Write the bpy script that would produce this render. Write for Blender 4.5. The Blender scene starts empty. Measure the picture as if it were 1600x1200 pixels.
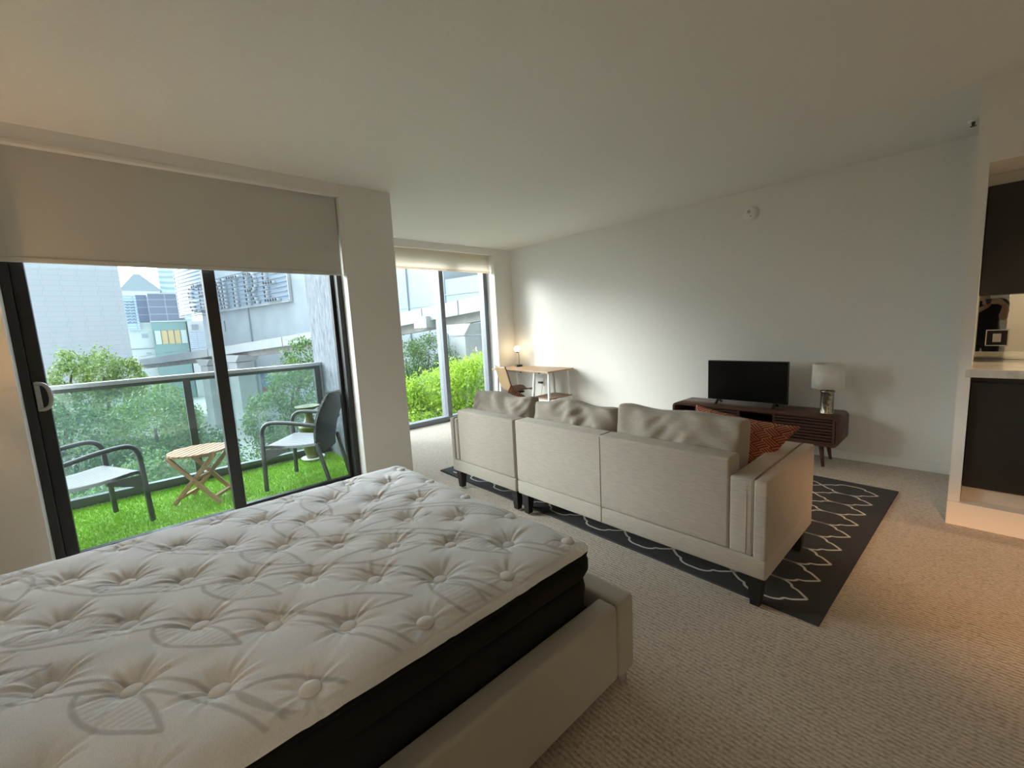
import bpy, bmesh, math, random
import numpy as np
from mathutils import Vector, Matrix

random.seed(7)
RNG = np.random.default_rng(7)
scene = bpy.context.scene
COL = scene.collection
PI = math.pi
R = math.radians

# ------------------------------------------------------------------ materials
def srgb(r, g, b):
    f = lambda c: (c / 12.92 if c <= 0.04045 else ((c + 0.055) / 1.055) ** 2.4)
    return (f(r / 255), f(g / 255), f(b / 255), 1.0)

class NT:
    """small helper round a material's node tree"""
    def __init__(self, name):
        self.m = bpy.data.materials.new(name)
        self.m.use_nodes = True
        self.t = self.m.node_tree
        self.t.nodes.clear()
        self.out = self.n('ShaderNodeOutputMaterial')
    def n(self, typ, **kw):
        nd = self.t.nodes.new(typ)
        for k, v in kw.items():
            if k.startswith('i_'):
                nd.inputs[k[2:].replace('_', ' ')].default_value = v
            else:
                setattr(nd, k, v)
        return nd
    def l(self, a, b):
        self.t.links.new(a, b)
    def val(self, sock, v):
        if isinstance(v, (int, float, tuple, list)):
            sock.default_value = v
        else:
            self.l(v, sock)
    def math(self, op, a, b=0.0, c=None):
        nd = self.n('ShaderNodeMath', operation=op)
        self.val(nd.inputs[0], a); self.val(nd.inputs[1], b)
        if c is not None: self.val(nd.inputs[2], c)
        return nd.outputs[0]
    def coord(self, scale=(1, 1, 1), rot=(0, 0, 0), kind='Object'):
        c = self.n('ShaderNodeTexCoord')
        mp = self.n('ShaderNodeMapping')
        mp.inputs['Scale'].default_value = scale
        mp.inputs['Rotation'].default_value = rot
        self.l(c.outputs[kind], mp.inputs['Vector'])
        return mp.outputs[0]
    def noise(self, vec, scale, detail=3, rough=0.55):
        nd = self.n('ShaderNodeTexNoise')
        nd.inputs['Scale'].default_value = scale
        nd.inputs['Detail'].default_value = detail
        nd.inputs['Roughness'].default_value = rough
        if vec is not None: self.l(vec, nd.inputs['Vector'])
        return nd.outputs['Fac']
    def ramp(self, fac, stops):
        nd = self.n('ShaderNodeValToRGB')
        e = nd.color_ramp.elements
        while len(e) < len(stops): e.new(0.5)
        for k, (p, c) in enumerate(stops):
            e[k].position = p; e[k].color = c
        self.l(fac, nd.inputs[0])
        return nd.outputs[0]
    def mixc(self, fac, a, b):
        nd = self.n('ShaderNodeMix', data_type='RGBA')
        self.val(nd.inputs[0], fac); self.val(nd.inputs[6], a); self.val(nd.inputs[7], b)
        return nd.outputs[2]
    def bump(self, h, strength=0.3, dist=0.01):
        nd = self.n('ShaderNodeBump')
        nd.inputs['Strength'].default_value = strength
        nd.inputs['Distance'].default_value = dist
        self.l(h, nd.inputs['Height'])
        return nd.outputs[0]
    def bsdf(self, color, rough=0.6, metal=0.0, normal=None, **kw):
        b = self.n('ShaderNodeBsdfPrincipled')
        self.val(b.inputs['Base Color'], color)
        self.val(b.inputs['Roughness'], rough)
        b.inputs['Metallic'].default_value = metal
        if normal is not None: self.l(normal, b.inputs['Normal'])
        for k, v in kw.items():
            b.inputs[k.replace('_', ' ')].default_value = v
        self.l(b.outputs[0], self.out.inputs[0])
        return b

def dark(c, k):
    return (c[0] * k, c[1] * k, c[2] * k, 1)

def m_plain(name, col, rough=0.5, metal=0.0, var=0.06, scale=40, bump=0.05):
    t = NT(name)
    v = t.coord()
    n = t.noise(v, scale)
    c = t.ramp(n, [(0.3, dark(col, 1 - var)), (0.7, dark(col, 1 + var))])
    t.bsdf(c, rough, metal, t.bump(n, bump, 0.003))
    return t.m

def m_fabric(name, col, streak=(1, 1, 1), scale=300, var=0.12, rough=0.95, bump=0.25, col2=None):
    t = NT(name)
    v = t.coord(scale=streak)
    n = t.noise(v, scale, 4, 0.65)
    n2 = t.noise(t.coord(), 9, 2)
    c = t.ramp(n, [(0.25, dark(col, 1 - var)), (0.75, col2 or dark(col, 1 + var))])
    c = t.mixc(t.math('MULTIPLY', n2, 0.18), c, dark(col, 0.85))
    b = t.bsdf(c, rough, 0, t.bump(n, bump, 0.002))
    b.inputs['Sheen Weight'].default_value = 0.15
    return t.m

def m_wood(name, col, scale=6, stretch=(1, 12, 12), var=0.35, rough=0.45):
    t = NT(name)
    v = t.coord(scale=stretch)
    n = t.noise(v, scale, 6, 0.6)
    c = t.ramp(n, [(0.25, dark(col, 1 - var)), (0.55, col), (0.8, dark(col, 1 + var * 0.6))])
    t.bsdf(c, rough, 0, t.bump(n, 0.08, 0.002))
    return t.m

def m_glass(name, tint=(0.93, 0.97, 0.96, 1), refl=0.06, rough=0.0, haze=None):
    t = NT(name)
    tr = t.n('ShaderNodeBsdfTransparent'); tr.inputs[0].default_value = tint
    gl = t.n('ShaderNodeBsdfGlossy'); gl.inputs['Roughness'].default_value = rough
    gl.inputs[0].default_value = (0.9, 0.95, 0.95, 1)
    lw = t.n('ShaderNodeLayerWeight'); lw.inputs[0].default_value = 0.25
    f = t.math('ADD', t.math('MULTIPLY', lw.outputs['Fresnel'], 0.35), refl)
    mx = t.n('ShaderNodeMixShader')
    t.l(f, mx.inputs[0]); t.l(tr.outputs[0], mx.inputs[1]); t.l(gl.outputs[0], mx.inputs[2])
    s = mx.outputs[0]
    if haze:
        df = t.n('ShaderNodeBsdfDiffuse'); df.inputs[0].default_value = haze[1]
        tl = t.n('ShaderNodeBsdfTranslucent'); tl.inputs[0].default_value = haze[1]
        a = t.n('ShaderNodeAddShader'); t.l(df.outputs[0], a.inputs[0]); t.l(tl.outputs[0], a.inputs[1])
        m2 = t.n('ShaderNodeMixShader'); m2.inputs[0].default_value = haze[0]
        t.l(s, m2.inputs[1]); t.l(a.outputs[0], m2.inputs[2]); s = m2.outputs[0]
    t.l(s, t.out.inputs[0])
    return t.m

def m_leaf(name, c1, c2, trans=0.35):
    t = NT(name)
    n = t.noise(t.coord(), 1.1, 2)
    g = t.n('ShaderNodeNewGeometry')
    f = t.math('ADD', t.math('MULTIPLY', n, 0.55), t.math('MULTIPLY', g.outputs['Random Per Island'], 0.45))
    c = t.ramp(f, [(0.25, c1), (0.75, c2)])
    b = t.n('ShaderNodeBsdfPrincipled'); t.l(c, b.inputs['Base Color']); b.inputs['Roughness'].default_value = 0.5
    tl = t.n('ShaderNodeBsdfTranslucent'); t.l(c, tl.inputs[0])
    mx = t.n('ShaderNodeMixShader'); mx.inputs[0].default_value = trans
    t.l(b.outputs[0], mx.inputs[1]); t.l(tl.outputs[0], mx.inputs[2]); t.l(mx.outputs[0], t.out.inputs[0])
    return t.m

def m_emit(name, col, s):
    t = NT(name)
    e = t.n('ShaderNodeEmission'); e.inputs[0].default_value = col; e.inputs[1].default_value = s
    t.l(e.outputs[0], t.out.inputs[0])
    return t.m

# ------------------------------------------------------------------ mesh building
class MB:
    def __init__(self):
        self.bm = bmesh.new()
    def _join(self, b2, mi=0, smooth=False):
        vm = {}
        for v in b2.verts: vm[v] = self.bm.verts.new(v.co)
        for f in b2.faces:
            try:
                nf = self.bm.faces.new([vm[v] for v in f.verts])
                nf.material_index = mi; nf.smooth = smooth
            except ValueError: pass
        b2.free()
    def box(self, a, b, bev=0.0, seg=2, mi=0, mat=None, smooth=None):
        """a, b: opposite corners"""
        b2 = bmesh.new()
        bmesh.ops.create_cube(b2, size=1.0)
        ce = [(a[i] + b[i]) / 2 for i in range(3)]; sz = [abs(b[i] - a[i]) for i in range(3)]
        for v in b2.verts:
            v.co = Vector([ce[i] + v.co[i] * sz[i] for i in range(3)])
        if bev > 0:
            bmesh.ops.bevel(b2, geom=list(b2.edges), offset=min(bev, min(sz) * 0.49), segments=seg, profile=0.5, affect='EDGES')
        if mat is not None: b2.transform(mat)
        self._join(b2, mi, (bev > 0.008) if smooth is None else smooth)
        return self
    def bar(self, p, q, w, d, bev=0.0, up=(0, 0, 1), mi=0):
        """rectangular bar from p to q; w across, d along 'up'"""
        p, q = Vector(p), Vector(q)
        z = (q - p).normalized(); u = Vector(up)
        if abs(z.dot(u)) > 0.98: u = Vector((0, 1, 0))
        x = u.cross(z).normalized(); y = z.cross(x)
        M = Matrix((x, y, z)).transposed().to_4x4(); M.translation = (p + q) / 2
        L = (q - p).length
        return self.box((-w / 2, -d / 2, -L / 2), (w / 2, d / 2, L / 2), bev, 2, mi, M)
    def tube(self, pts, r, n=10, mi=0, caps=True, closed=False, smooth=True):
        pts = [Vector(p) for p in pts]
        rs = r if isinstance(r, (list, tuple)) else [r] * len(pts)
        prev = None; rings = []
        for i, p in enumerate(pts):
            a = pts[i - 1] if (i > 0 or closed) else p
            b = pts[(i + 1) % len(pts)] if (i < len(pts) - 1 or closed) else p
            t = (b - a).normalized()
            if prev is None:
                u = Vector((0, 0, 1)) if abs(t.z) < 0.9 else Vector((1, 0, 0))
                x = t.cross(u).normalized()
            else:
                x = (prev - t * prev.dot(t)).normalized()
            prev = x; y = t.cross(x)
            rings.append([self.bm.verts.new(p + (x * math.cos(2 * PI * k / n) + y * math.sin(2 * PI * k / n)) * rs[i]) for k in range(n)])
        m = len(rings)
        for i in range(m if closed else m - 1):
            A, B = rings[i], rings[(i + 1) % m]
            for k in range(n):
                f = self.bm.faces.new((A[k], A[(k + 1) % n], B[(k + 1) % n], B[k])); f.smooth = smooth; f.material_index = mi
        if caps and not closed:
            f = self.bm.faces.new(rings[0][::-1]); f.material_index = mi
            f = self.bm.faces.new(rings[-1]); f.material_index = mi
        return self
    def lathe(self, prof, c=(0, 0, 0), n=32, mi=0, smooth=True, mat=None):
        """prof: list of (radius, z); closed with caps at both ends when radius > 0"""
        rings = []
        for r_, z in prof:
            ring = []
            for k in range(n):
                co = Vector((r_ * math.cos(2 * PI * k / n), r_ * math.sin(2 * PI * k / n), z))
                if mat is not None: co = mat @ co
                ring.append(self.bm.verts.new(co + Vector(c)))
            rings.append(ring)
        for A, B in zip(rings, rings[1:]):
            for k in range(n):
                f = self.bm.faces.new((A[k], A[(k + 1) % n], B[(k + 1) % n], B[k])); f.smooth = smooth; f.material_index = mi
        f = self.bm.faces.new(rings[0][::-1]); f.material_index = mi
        f = self.bm.faces.new(rings[-1]); f.material_index = mi
        return self
    def prism(self, poly, z0, z1, mi=0, mat=None, bev=0.0):
        b2 = bmesh.new()
        A = [b2.verts.new((x, y, z0)) for x, y in poly]; B = [b2.verts.new((x, y, z1)) for x, y in poly]
        b2.faces.new(A[::-1]); b2.faces.new(B)
        n = len(poly)
        for k in range(n): b2.faces.new((A[k], A[(k + 1) % n], B[(k + 1) % n], B[k]))
        bmesh.ops.recalc_face_normals(b2, faces=list(b2.faces))
        if bev > 0: bmesh.ops.bevel(b2, geom=list(b2.edges), offset=bev, segments=2, profile=0.5, affect='EDGES')
        if mat is not None: b2.transform(mat)
        self._join(b2, mi)
        return self
    def quad(self, *p, mi=0):
        f = self.bm.faces.new([self.bm.verts.new(Vector(q)) for q in p]); f.material_index = mi
        return self
    def arrays(self, verts, faces, mi=0, smooth=True):
        vs = [self.bm.verts.new(v) for v in verts]
        for fc in faces:
            f = self.bm.faces.new([vs[i] for i in fc]); f.smooth = smooth; f.material_index = mi
        return self
    def build(self, name, mats, parent=None, world=True, recalc=True):
        if recalc: bmesh.ops.recalc_face_normals(self.bm, faces=list(self.bm.faces))
        me = bpy.data.meshes.new(name)
        self.bm.to_mesh(me); self.bm.free()
        return link(name, me, mats, parent, world)

ROOT = {}
def wloc(o):
    return ROOT.get(o.name, Vector((0, 0, 0)))

def link(name, me, mats, parent=None, world=True):
    """world=True: the mesh is given in world coordinates and is moved into its thing's frame"""
    for m in (mats if isinstance(mats, (list, tuple)) else [mats]): me.materials.append(m)
    o = bpy.data.objects.new(name, me); COL.objects.link(o)
    if parent is not None:
        o.parent = parent
        if world:
            off = wloc(parent)
            me.transform(Matrix.Translation(-off))
        ROOT[o.name] = wloc(parent)
    return o

def thing(name, label, cat, loc=(0, 0, 0), group=None):
    o = bpy.data.objects.new(name, None); COL.objects.link(o)
    o.empty_display_size = 0.1
    o.location = loc; ROOT[o.name] = Vector(loc)
    o['label'] = label; o['category'] = cat
    if group: o['group'] = group
    return o

def tag(o, label, cat, group=None, kind=None):
    o['label'] = label; o['category'] = cat
    if group: o['group'] = group
    if kind: o['kind'] = kind
    return o

def origin(o, loc):
    """put a one-mesh thing's origin at loc without moving it"""
    o.data.transform(Matrix.Translation(-Vector(loc))); o.location = loc
    return o

def struct(o, label=None, cat=None):
    o['kind'] = 'structure'
    if label: o['label'] = label
    if cat: o['category'] = cat
    return o

def subsurf(o, lv=2):
    md = o.modifiers.new('subsurf', 'SUBSURF'); md.levels = lv; md.render_levels = lv
    return o

def copy_thing(r, loc, rz, label, group=None):
    c = r.copy(); COL.objects.link(c); c.location = loc; c.rotation_euler = (0, 0, rz); c['label'] = label
    if group: c['group'] = group
    for ch in list(r.children):
        d = ch.copy(); COL.objects.link(d); d.parent = c
        for g in list(ch.children):
            e = g.copy(); COL.objects.link(e); e.parent = d
    return c

def smoothpath(pts, n=8):
    """Catmull-Rom through pts"""
    P = [Vector(p) for p in pts]; out = []
    for i in range(len(P) - 1):
        p0 = P[max(i - 1, 0)]; p1 = P[i]; p2 = P[i + 1]; p3 = P[min(i + 2, len(P) - 1)]
        for k in range(n):
            t = k / n
            out.append(0.5 * ((2 * p1) + (p2 - p0) * t + (2 * p0 - 5 * p1 + 4 * p2 - p3) * t * t + (3 * p1 - p0 - 3 * p2 + p3) * t ** 3))
    out.append(P[-1])
    return out

def pillow_mesh(w, h, t, n=18, ear=0.06, wrinkle=0.012, seed=0):
    """square cushion in the xz plane, thick along y"""
    r = np.random.default_rng(seed)
    u = np.linspace(-1, 1, n); verts = []; faces = []
    ph = r.uniform(0, 6, 6)
    for s in (-1, 1):
        for j in range(n):
            for i in range(n):
                a, b = u[i], u[j]
                prof = max(0.0, (1 - abs(a) ** 2.6)) ** 0.55 * max(0.0, (1 - abs(b) ** 2.6)) ** 0.55
                px = a * w / 2 * (1 - ear * (1 - b * b)); pz = b * h / 2 * (1 - ear * (1 - a * a))
                wr = wrinkle * prof * (math.sin(7 * a + 5 * b + ph[0]) * math.sin(4 * b - 3 * a + ph[1]) + 0.6 * math.sin(11 * b + 6 * a + ph[2]))
                verts.append((px, s * (t / 2 * prof + wr), pz))
    N = n * n
    for s in (0, 1):
        for j in range(n - 1):
            for i in range(n - 1):
                q = [s * N + j * n + i, s * N + j * n + i + 1, s * N + (j + 1) * n + i + 1, s * N + (j + 1) * n + i]
                faces.append(q if s else q[::-1])
    return verts, faces

def welded(verts, faces, name, mats, parent=None, M=None, world=True, dist=0.0005, smooth=True):
    mb = MB(); mb.arrays(verts, faces, smooth=smooth)
    if M is not None: mb.bm.transform(M)
    bmesh.ops.remove_doubles(mb.bm, verts=list(mb.bm.verts), dist=dist)
    return mb.build(name, mats, parent, world)
# ------------------------------------------------------------------ shared materials
M = {}
M['wall'] = m_plain('painted_wall', (0.80, 0.78, 0.735, 1), 0.85, var=0.015, scale=60, bump=0.03)
M['ceiling'] = m_plain('painted_ceiling', (0.79, 0.765, 0.72, 1), 0.9, var=0.02, scale=90, bump=0.06)
M['trim'] = m_plain('white_trim', (0.82, 0.80, 0.76, 1), 0.6, var=0.01)
M['frame_dark'] = m_plain('dark_aluminium', (0.035, 0.035, 0.035, 1), 0.42, 0.3, var=0.05, scale=20)
M['frame_grey'] = m_plain('grey_aluminium', (0.21, 0.225, 0.25, 1), 0.42, 0.3, var=0.05, scale=20)
M['glass'] = m_glass('window_glass', (0.95, 0.985, 0.98, 1), 0.02)
M['rail_glass'] = m_glass('balcony_glass', (0.84, 0.91, 0.89, 1), 0.03, haze=(0.022, (0.45, 0.58, 0.56, 1)))
M['black'] = m_plain('black_plastic', (0.008, 0.008, 0.008, 1), 0.4, var=0.1)
M['white_metal'] = m_plain('white_metal', (0.82, 0.82, 0.80, 1), 0.4, 0.0, var=0.02)
M['black_wood'] = m_plain('black_wood', (0.010, 0.009, 0.009, 1), 0.45, var=0.2, scale=30)

def carpet_mat():
    t = NT('loop_carpet')
    v = t.coord(scale=(1, 1, 1))
    vo = t.n('ShaderNodeTexVoronoi'); vo.inputs['Scale'].default_value = 1.0
    v2 = t.coord(scale=(75, 105, 60), rot=(0, 0, R(8)))
    t.l(v2, vo.inputs['Vector'])
    wv = t.n('ShaderNodeTexWave', wave_type='BANDS', bands_direction='Y')
    wv.inputs['Scale'].default_value = 16; wv.inputs['Distortion'].default_value = 2.2
    wv.inputs['Detail'].default_value = 2; wv.inputs['Detail Scale'].default_value = 6
    t.l(v, wv.inputs['Vector'])
    big = t.noise(v, 2.2, 3)
    h = t.math('ADD', t.math('MULTIPLY', t.math('SUBTRACT', 1.0, vo.outputs['Distance']), 0.75), t.math('MULTIPLY', wv.outputs['Fac'], 0.45))
    c = t.ramp(h, [(0.15, (0.36, 0.30, 0.24, 1)), (0.55, (0.54, 0.465, 0.385, 1)), (0.95, (0.68, 0.60, 0.51, 1))])
    c = t.mixc(t.math('MULTIPLY', big, 0.25), c, (0.46, 0.39, 0.32, 1))
    t.bsdf(c, 0.97, 0, t.bump(h, 0.55, 0.006))
    return t.m
M['carpet'] = carpet_mat()

def stucco_mat():
    t = NT('grey_stucco')
    v = t.coord(scale=(1, 1, 0.30))
    n = t.noise(v, 26, 6, 0.72); n2 = t.noise(t.coord(), 3, 3)
    c = t.ramp(n, [(0.3, (0.085, 0.098, 0.115, 1)), (0.72, (0.31, 0.34, 0.385, 1))])
    c = t.mixc(t.math('MULTIPLY', n2, 0.4), c, (0.17, 0.19, 0.215, 1))
    t.bsdf(c, 0.95, 0, t.bump(n, 0.9, 0.02))
    return t.m
M['stucco'] = stucco_mat()

H = 2.65
# ------------------------------------------------------------------ room shell
struct(MB().box((-3.78, -3.3, -0.12), (2.7, 4.95, 0)).box((-5.66, 1.90, -0.12), (-3.78, 4.95, 0)).build('floor', M['carpet']),
       'beige loop pile carpet over the whole room floor', 'floor')
struct(MB().box((-3.95, -3.3, H), (2.7, 5.1, H + 0.12)).box((-5.7, 1.78, H), (-3.95, 5.1, H + 0.12)).build('ceiling', M['ceiling']),
       'smooth off white ceiling', 'ceiling')
struct(MB().box((-5.7, 4.94, 0), (2.7, 5.1, H)).build('wall_far', M['wall']), 'long white wall behind the television', 'wall')
struct(MB().box((-5.32, 4.926, 0), (-0.09, 4.94, 0.085), 0.004).build('baseboard_far', M['trim']), 'white baseboard along the television wall', 'baseboard')
struct(MB().box((-3.95, -3.3, 0), (-3.67, -0.447, H)).box((-3.95, -0.447, 2.33), (-3.81, 1.505, H)).build('wall_left', M['wall']),
       'white wall left of the sliding balcony door', 'wall')
struct(MB().box((-3.93, 1.505, 0), (-3.67, 1.97, H), 0.003).build('wall_middle', M['wall']), 'white wall pier between the balcony door and the tall window', 'wall')
struct(MB().box((-5.66, 1.90, 0), (-3.93, 1.97, H)).build('wall_recess', M['wall']), 'side wall of the window recess', 'wall')
struct(MB().box((-5.66, 4.57, 0), (-5.32, 4.94, H)).box((-5.66, 1.97, 2.52), (-5.46, 4.57, H)).build('wall_corner', M['wall']),
       'narrow white wall between the tall window and the room corner', 'wall')
struct(MB().box((-3.80, -0.447, 2.552), (-3.67, 1.505, H)).box((-3.69, -0.447, 2.545), (-3.664, 1.505, 2.566), 0.002).build('trim_1', M['wall']),
       'painted fascia above the balcony door blind', 'trim')
struct(MB().box((-5.46, 1.97, 2.556), (-5.34, 4.57, H)).box((-5.36, 1.97, 2.548), (-5.334, 4.57, 2.57), 0.002).build('trim_2', M['wall']),
       'painted fascia above the tall window blind', 'trim')
# behind the camera: back wall with an opening to an entry hall
struct(MB().box((-3.67, -1.52, 0), (0.26, -1.40, H)).box((0.26, -1.52, 2.12), (1.8, -1.40, H)).box((1.8, -1.52, 0), (2.7, -1.40, H)).build('wall_back', M['wall']),
       'white wall with the opening to the entry hall', 'wall')
struct(MB().box((0.18, -1.40, 0), (0.26, -1.385, 2.20), 0.003).box((1.8, -1.40, 0), (1.88, -1.385, 2.20), 0.003).box((0.26, -1.40, 2.12), (1.8, -1.385, 2.20), 0.003).build('trim_3', M['trim']),
       'white casing round the hall opening', 'trim')
struct(MB().box((-3.67, -3.42, 0), (2.7, -3.3, H)).build('wall_hall', M['wall']), 'back wall of the entry hall', 'wall')
struct(MB().box((2.6, -3.3, 0), (2.72, 5.1, H)).build('wall_right', M['wall']), 'white wall on the kitchen side', 'wall')

# ------------------------------------------------------------------ sliding balcony door
D = thing('door_1', 'dark framed sliding glass door to the balcony', 'door', (-3.85, 0.53, 0)); D['kind'] = 'structure'
mb = MB()
mb.box((-3.93, -0.447, 0), (-3.79, -0.405, 2.33), 0.003).box((-3.93, 1.462, 0), (-3.79, 1.505, 2.33), 0.003)
mb.box((-3.93, -0.447, 2.27), (-3.79, 1.505, 2.33), 0.003).box((-3.93, -0.447, 0), (-3.79, 1.505, 0.035), 0.003)
mb.build('door_frame', M['frame_dark'], D)
p = MB().box((-3.865, -0.405, 0.035), (-3.815, -0.345, 2.27), 0.003).box((-3.865, 0.512, 0.035), (-3.815, 0.588, 2.27), 0.003)
p.box((-3.865, -0.345, 0.035), (-3.815, 0.512, 0.115), 0.003).box((-3.865, -0.345, 2.20), (-3.815, 0.512, 2.27), 0.003)
sash = p.build('sliding_sash', M['frame_dark'], D)
MB().box((-3.843, -0.345, 0.115), (-3.837, 0.512, 2.20)).build('glass_pane', M['glass'], sash)
p = MB().box((-3.925, 0.515, 0.035), (-3.875, 0.575, 2.27), 0.003).box((-3.925, 1.435, 0.035), (-3.875, 1.462, 2.27), 0.003)
p.box((-3.925, 0.575, 0.035), (-3.875, 1.435, 0.115), 0.003).box((-3.925, 0.575, 2.20), (-3.875, 1.435, 2.27), 0.003)
sash2 = p.build('fixed_sash', M['frame_dark'], D)
MB().box((-3.903, 0.575, 0.115), (-3.897, 1.435, 2.20)).build('glass_pane', M['glass'], sash2)
hd = MB().tube(smoothpath([(-3.80, -0.386, 1.205), (-3.785, -0.372, 1.213), (-3.778, -0.350, 1.200), (-3.775, -0.336, 1.165), (-3.775, -0.334, 1.11), (-3.778, -0.346, 1.072), (-3.785, -0.370, 1.055), (-3.80, -0.386, 1.06)], 5), 0.0105, 10)
hd.box((-3.817, -0.397, 1.045), (-3.790, -0.375, 1.225), 0.006)
hd.build('door_handle', m_plain('handle_grey', (0.42, 0.40, 0.38, 1), 0.4, 0.3), D)

# ------------------------------------------------------------------ tall window in the recess
W = thing('window_1', 'grey framed floor to ceiling window in the recess', 'window', (-5.58, 3.2, 0)); W['kind'] = 'structure'
wb = MB().box((-5.66, 1.97, 0), (-5.53, 4.57, 0.075), 0.003).box((-5.66, 1.97, 2.46), (-5.53, 4.57, 2.52), 0.003)
wb.box((-5.66, 4.50, 0.075), (-5.53, 4.57, 2.46), 0.003).box((-5.66, 1.97, 0.075), (-5.53, 2.04, 2.46), 0.003)
wb.build('window_frame', M['frame_grey'], W)
MB().box((-5.71, 3.66, 0.075), (-5.54, 3.735, 2.46), 0.003).build('mullion', M['frame_grey'], W)
MB().box((-5.613, 2.04, 0.075), (-5.607, 3.66, 2.46)).build('glass_pane', M['glass'], W)
MB().box((-5.613, 3.735, 0.075), (-5.607, 4.50, 2.46)).build('glass_pane', M['glass'], W)

# ------------------------------------------------------------------ roller blinds
def blind_mat(name, col, tr, tcol):
    t = NT(name)
    v = t.coord(); n = t.noise(v, 700, 2)
    d = t.n('ShaderNodeBsdfDiffuse'); t.l(t.ramp(n, [(0.3, dark(col, 0.95)), (0.7, dark(col, 1.04))]), d.inputs[0])
    tl = t.n('ShaderNodeBsdfTranslucent'); tl.inputs[0].default_value = tcol
    mx = t.n('ShaderNodeMixShader'); mx.inputs[0].default_value = tr
    t.l(d.outputs[0], mx.inputs[1]); t.l(tl.outputs[0], mx.inputs[2]); t.l(mx.outputs[0], t.out.inputs[0])
    return t.m
M['blind'] = blind_mat('blackout_fabric', (0.60, 0.585, 0.54, 1), 0.02, (0.5, 0.5, 0.5, 1))
M['blind_warm'] = blind_mat('cream_blind_fabric', (0.82, 0.78, 0.68, 1), 0.76, (0.98, 0.89, 0.80, 1))
def blind(x, y0, y1, zb, zt, mat, label, r=0.024):
    b = thing('roller_blind', label, 'blind', (x, (y0 + y1) / 2, zt))
    MB().box((x - 0.0012, y0, zb), (x + 0.0012, y1, zt + 0.02)).build('fabric', mat, b)
    MB().box((x - 0.008, y0, zb - 0.012), (x + 0.008, y1, zb + 0.018), 0.006).build('hem_bar', mat, b)
    MB().lathe([(r, 0), (r, y1 - y0 - 0.01)], (x - r - 0.002, y1 - 0.005, zt + 0.045), 24, mat=Matrix.Rotation(R(90), 4, 'X')).build('roller_tube', mat, b)
    MB().box((x - 0.055, y1 - 0.004, zt - 0.01), (x + 0.01, y1 + 0.002, zt + 0.085)).build('bracket', M['white_metal'], b)
blind(-3.74, -0.44, 1.492, 1.925, 2.545, M['blind'], 'wide grey blackout roller blind lowered over the top of the balcony door')
blind(-5.42, 1.98, 4.55, 2.285, 2.55, M['blind_warm'], 'short cream roller blind at the top of the tall recess window')
# ------------------------------------------------------------------ kitchen alcove at the right end of the television wall
KM = m_plain('charcoal_laminate', (0.012, 0.0125, 0.012, 1), 0.42, var=0.1, scale=200, bump=0.02)
M['kick'] = m_plain('grey_plinth', (0.55, 0.53, 0.49, 1), 0.6, var=0.02)
struct(MB().box((-0.085, 3.83, 0.15), (-0.03, 4.94, 2.198)).build('wall_kitchen', M['wall']), 'thin white wall end beside the kitchen cabinets', 'wall')
struct(MB().box((-0.085, 3.83, 2.198), (2.6, 4.94, H)).build('ceiling_kitchen', M['wall']), 'dropped ceiling over the kitchen', 'ceiling')
struct(MB().box((-0.085, 3.80, 0), (2.6, 4.94, 0.15)).build('floor_kitchen', M['trim']), 'raised step under the kitchen cabinets', 'floor')
struct(MB().box((-0.03, 4.54, 0.15), (2.6, 4.94, 2.198)).build('wall_kitchen_back', M['wall']), 'wall behind the kitchen counter', 'wall')
struct(MB().box((-0.03, 4.235, 2.13), (2.6, 4.54, 2.198)).build('trim_4', M['trim']), 'pale filler strip above the upper cabinets', 'trim')
def base_cab(x0, x1, label):
    c = thing('base_cabinet', label, 'kitchen cabinet', ((x0 + x1) / 2, 4.2, 0.15), 'charcoal base cabinets')
    MB().box((x0, 3.885, 0.245), (x1, 4.54, 0.948)).build('body', KM, c)
    d = MB().box((x0 + 0.002, 3.862, 0.245), (x1 - 0.002, 3.884, 0.915), 0.002).build('door', KM, c)
    MB().box((x0, 3.90, 0.15), (x1, 3.92, 0.245)).build('toe_kick', M['kick'], c)
def upper_cab(x0, x1, label):
    c = thing('upper_cabinet', label, 'kitchen cabinet', ((x0 + x1) / 2, 4.38, 1.45), 'charcoal upper cabinets')
    MB().box((x0, 4.225, 1.45), (x1, 4.54, 2.128)).build('body', KM, c)
    MB().box((x0 + 0.002, 4.20, 1.448), (x1 - 0.002, 4.222, 2.128), 0.002).build('door', KM, c)
base_cab(-0.028, 0.572, 'charcoal base cabinet under the pale counter, beside the white wall end')
upper_cab(-0.028, 0.572, 'charcoal upper cabinet above the mirror, beside the white wall end')
def quartz():
    t = NT('pale_quartz'); v = t.coord()
    n = t.noise(v, 14, 6, 0.7)
    c = t.ramp(n, [(0.35, (0.60, 0.56, 0.49, 1)), (0.65, (0.78, 0.75, 0.69, 1))])
    t.bsdf(c, 0.12, 0)
    return t.m
o = MB().box((-0.056, 3.815, 0.95), (0.575, 3.86, 1.0), 0.003).box((-0.03, 3.86, 0.95), (0.575, 4.535, 1.0), 0.002).build('countertop', quartz())
tag(origin(o, (0.27, 4.2, 0.95)), 'pale stone kitchen countertop on the charcoal base cabinet', 'countertop')
def mirror_mat():
    t = NT('mirror_glass'); t.bsdf((0.62, 0.65, 0.61, 1), 0.015, 1.0); return t.m
o = MB().box((-0.03, 4.530, 1.002), (0.575, 4.538, 1.447)).build('mirror_backsplash', mirror_mat())
tag(origin(o, (0.27, 4.534, 1.0)), 'mirrored backsplash between counter and charcoal upper cabinet', 'mirror')
c = thing('power_outlet', 'framed power outlet with white socket on the mirrored backsplash', 'outlet', (0.068, 4.53, 1.15))
pm = m_plain('dark_chrome', (0.05, 0.05, 0.05, 1), 0.15, 0.9)
MB().box((0.022, 4.523, 1.098), (0.122, 4.530, 1.205), 0.002).build('cover_plate', pm, c)
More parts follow.
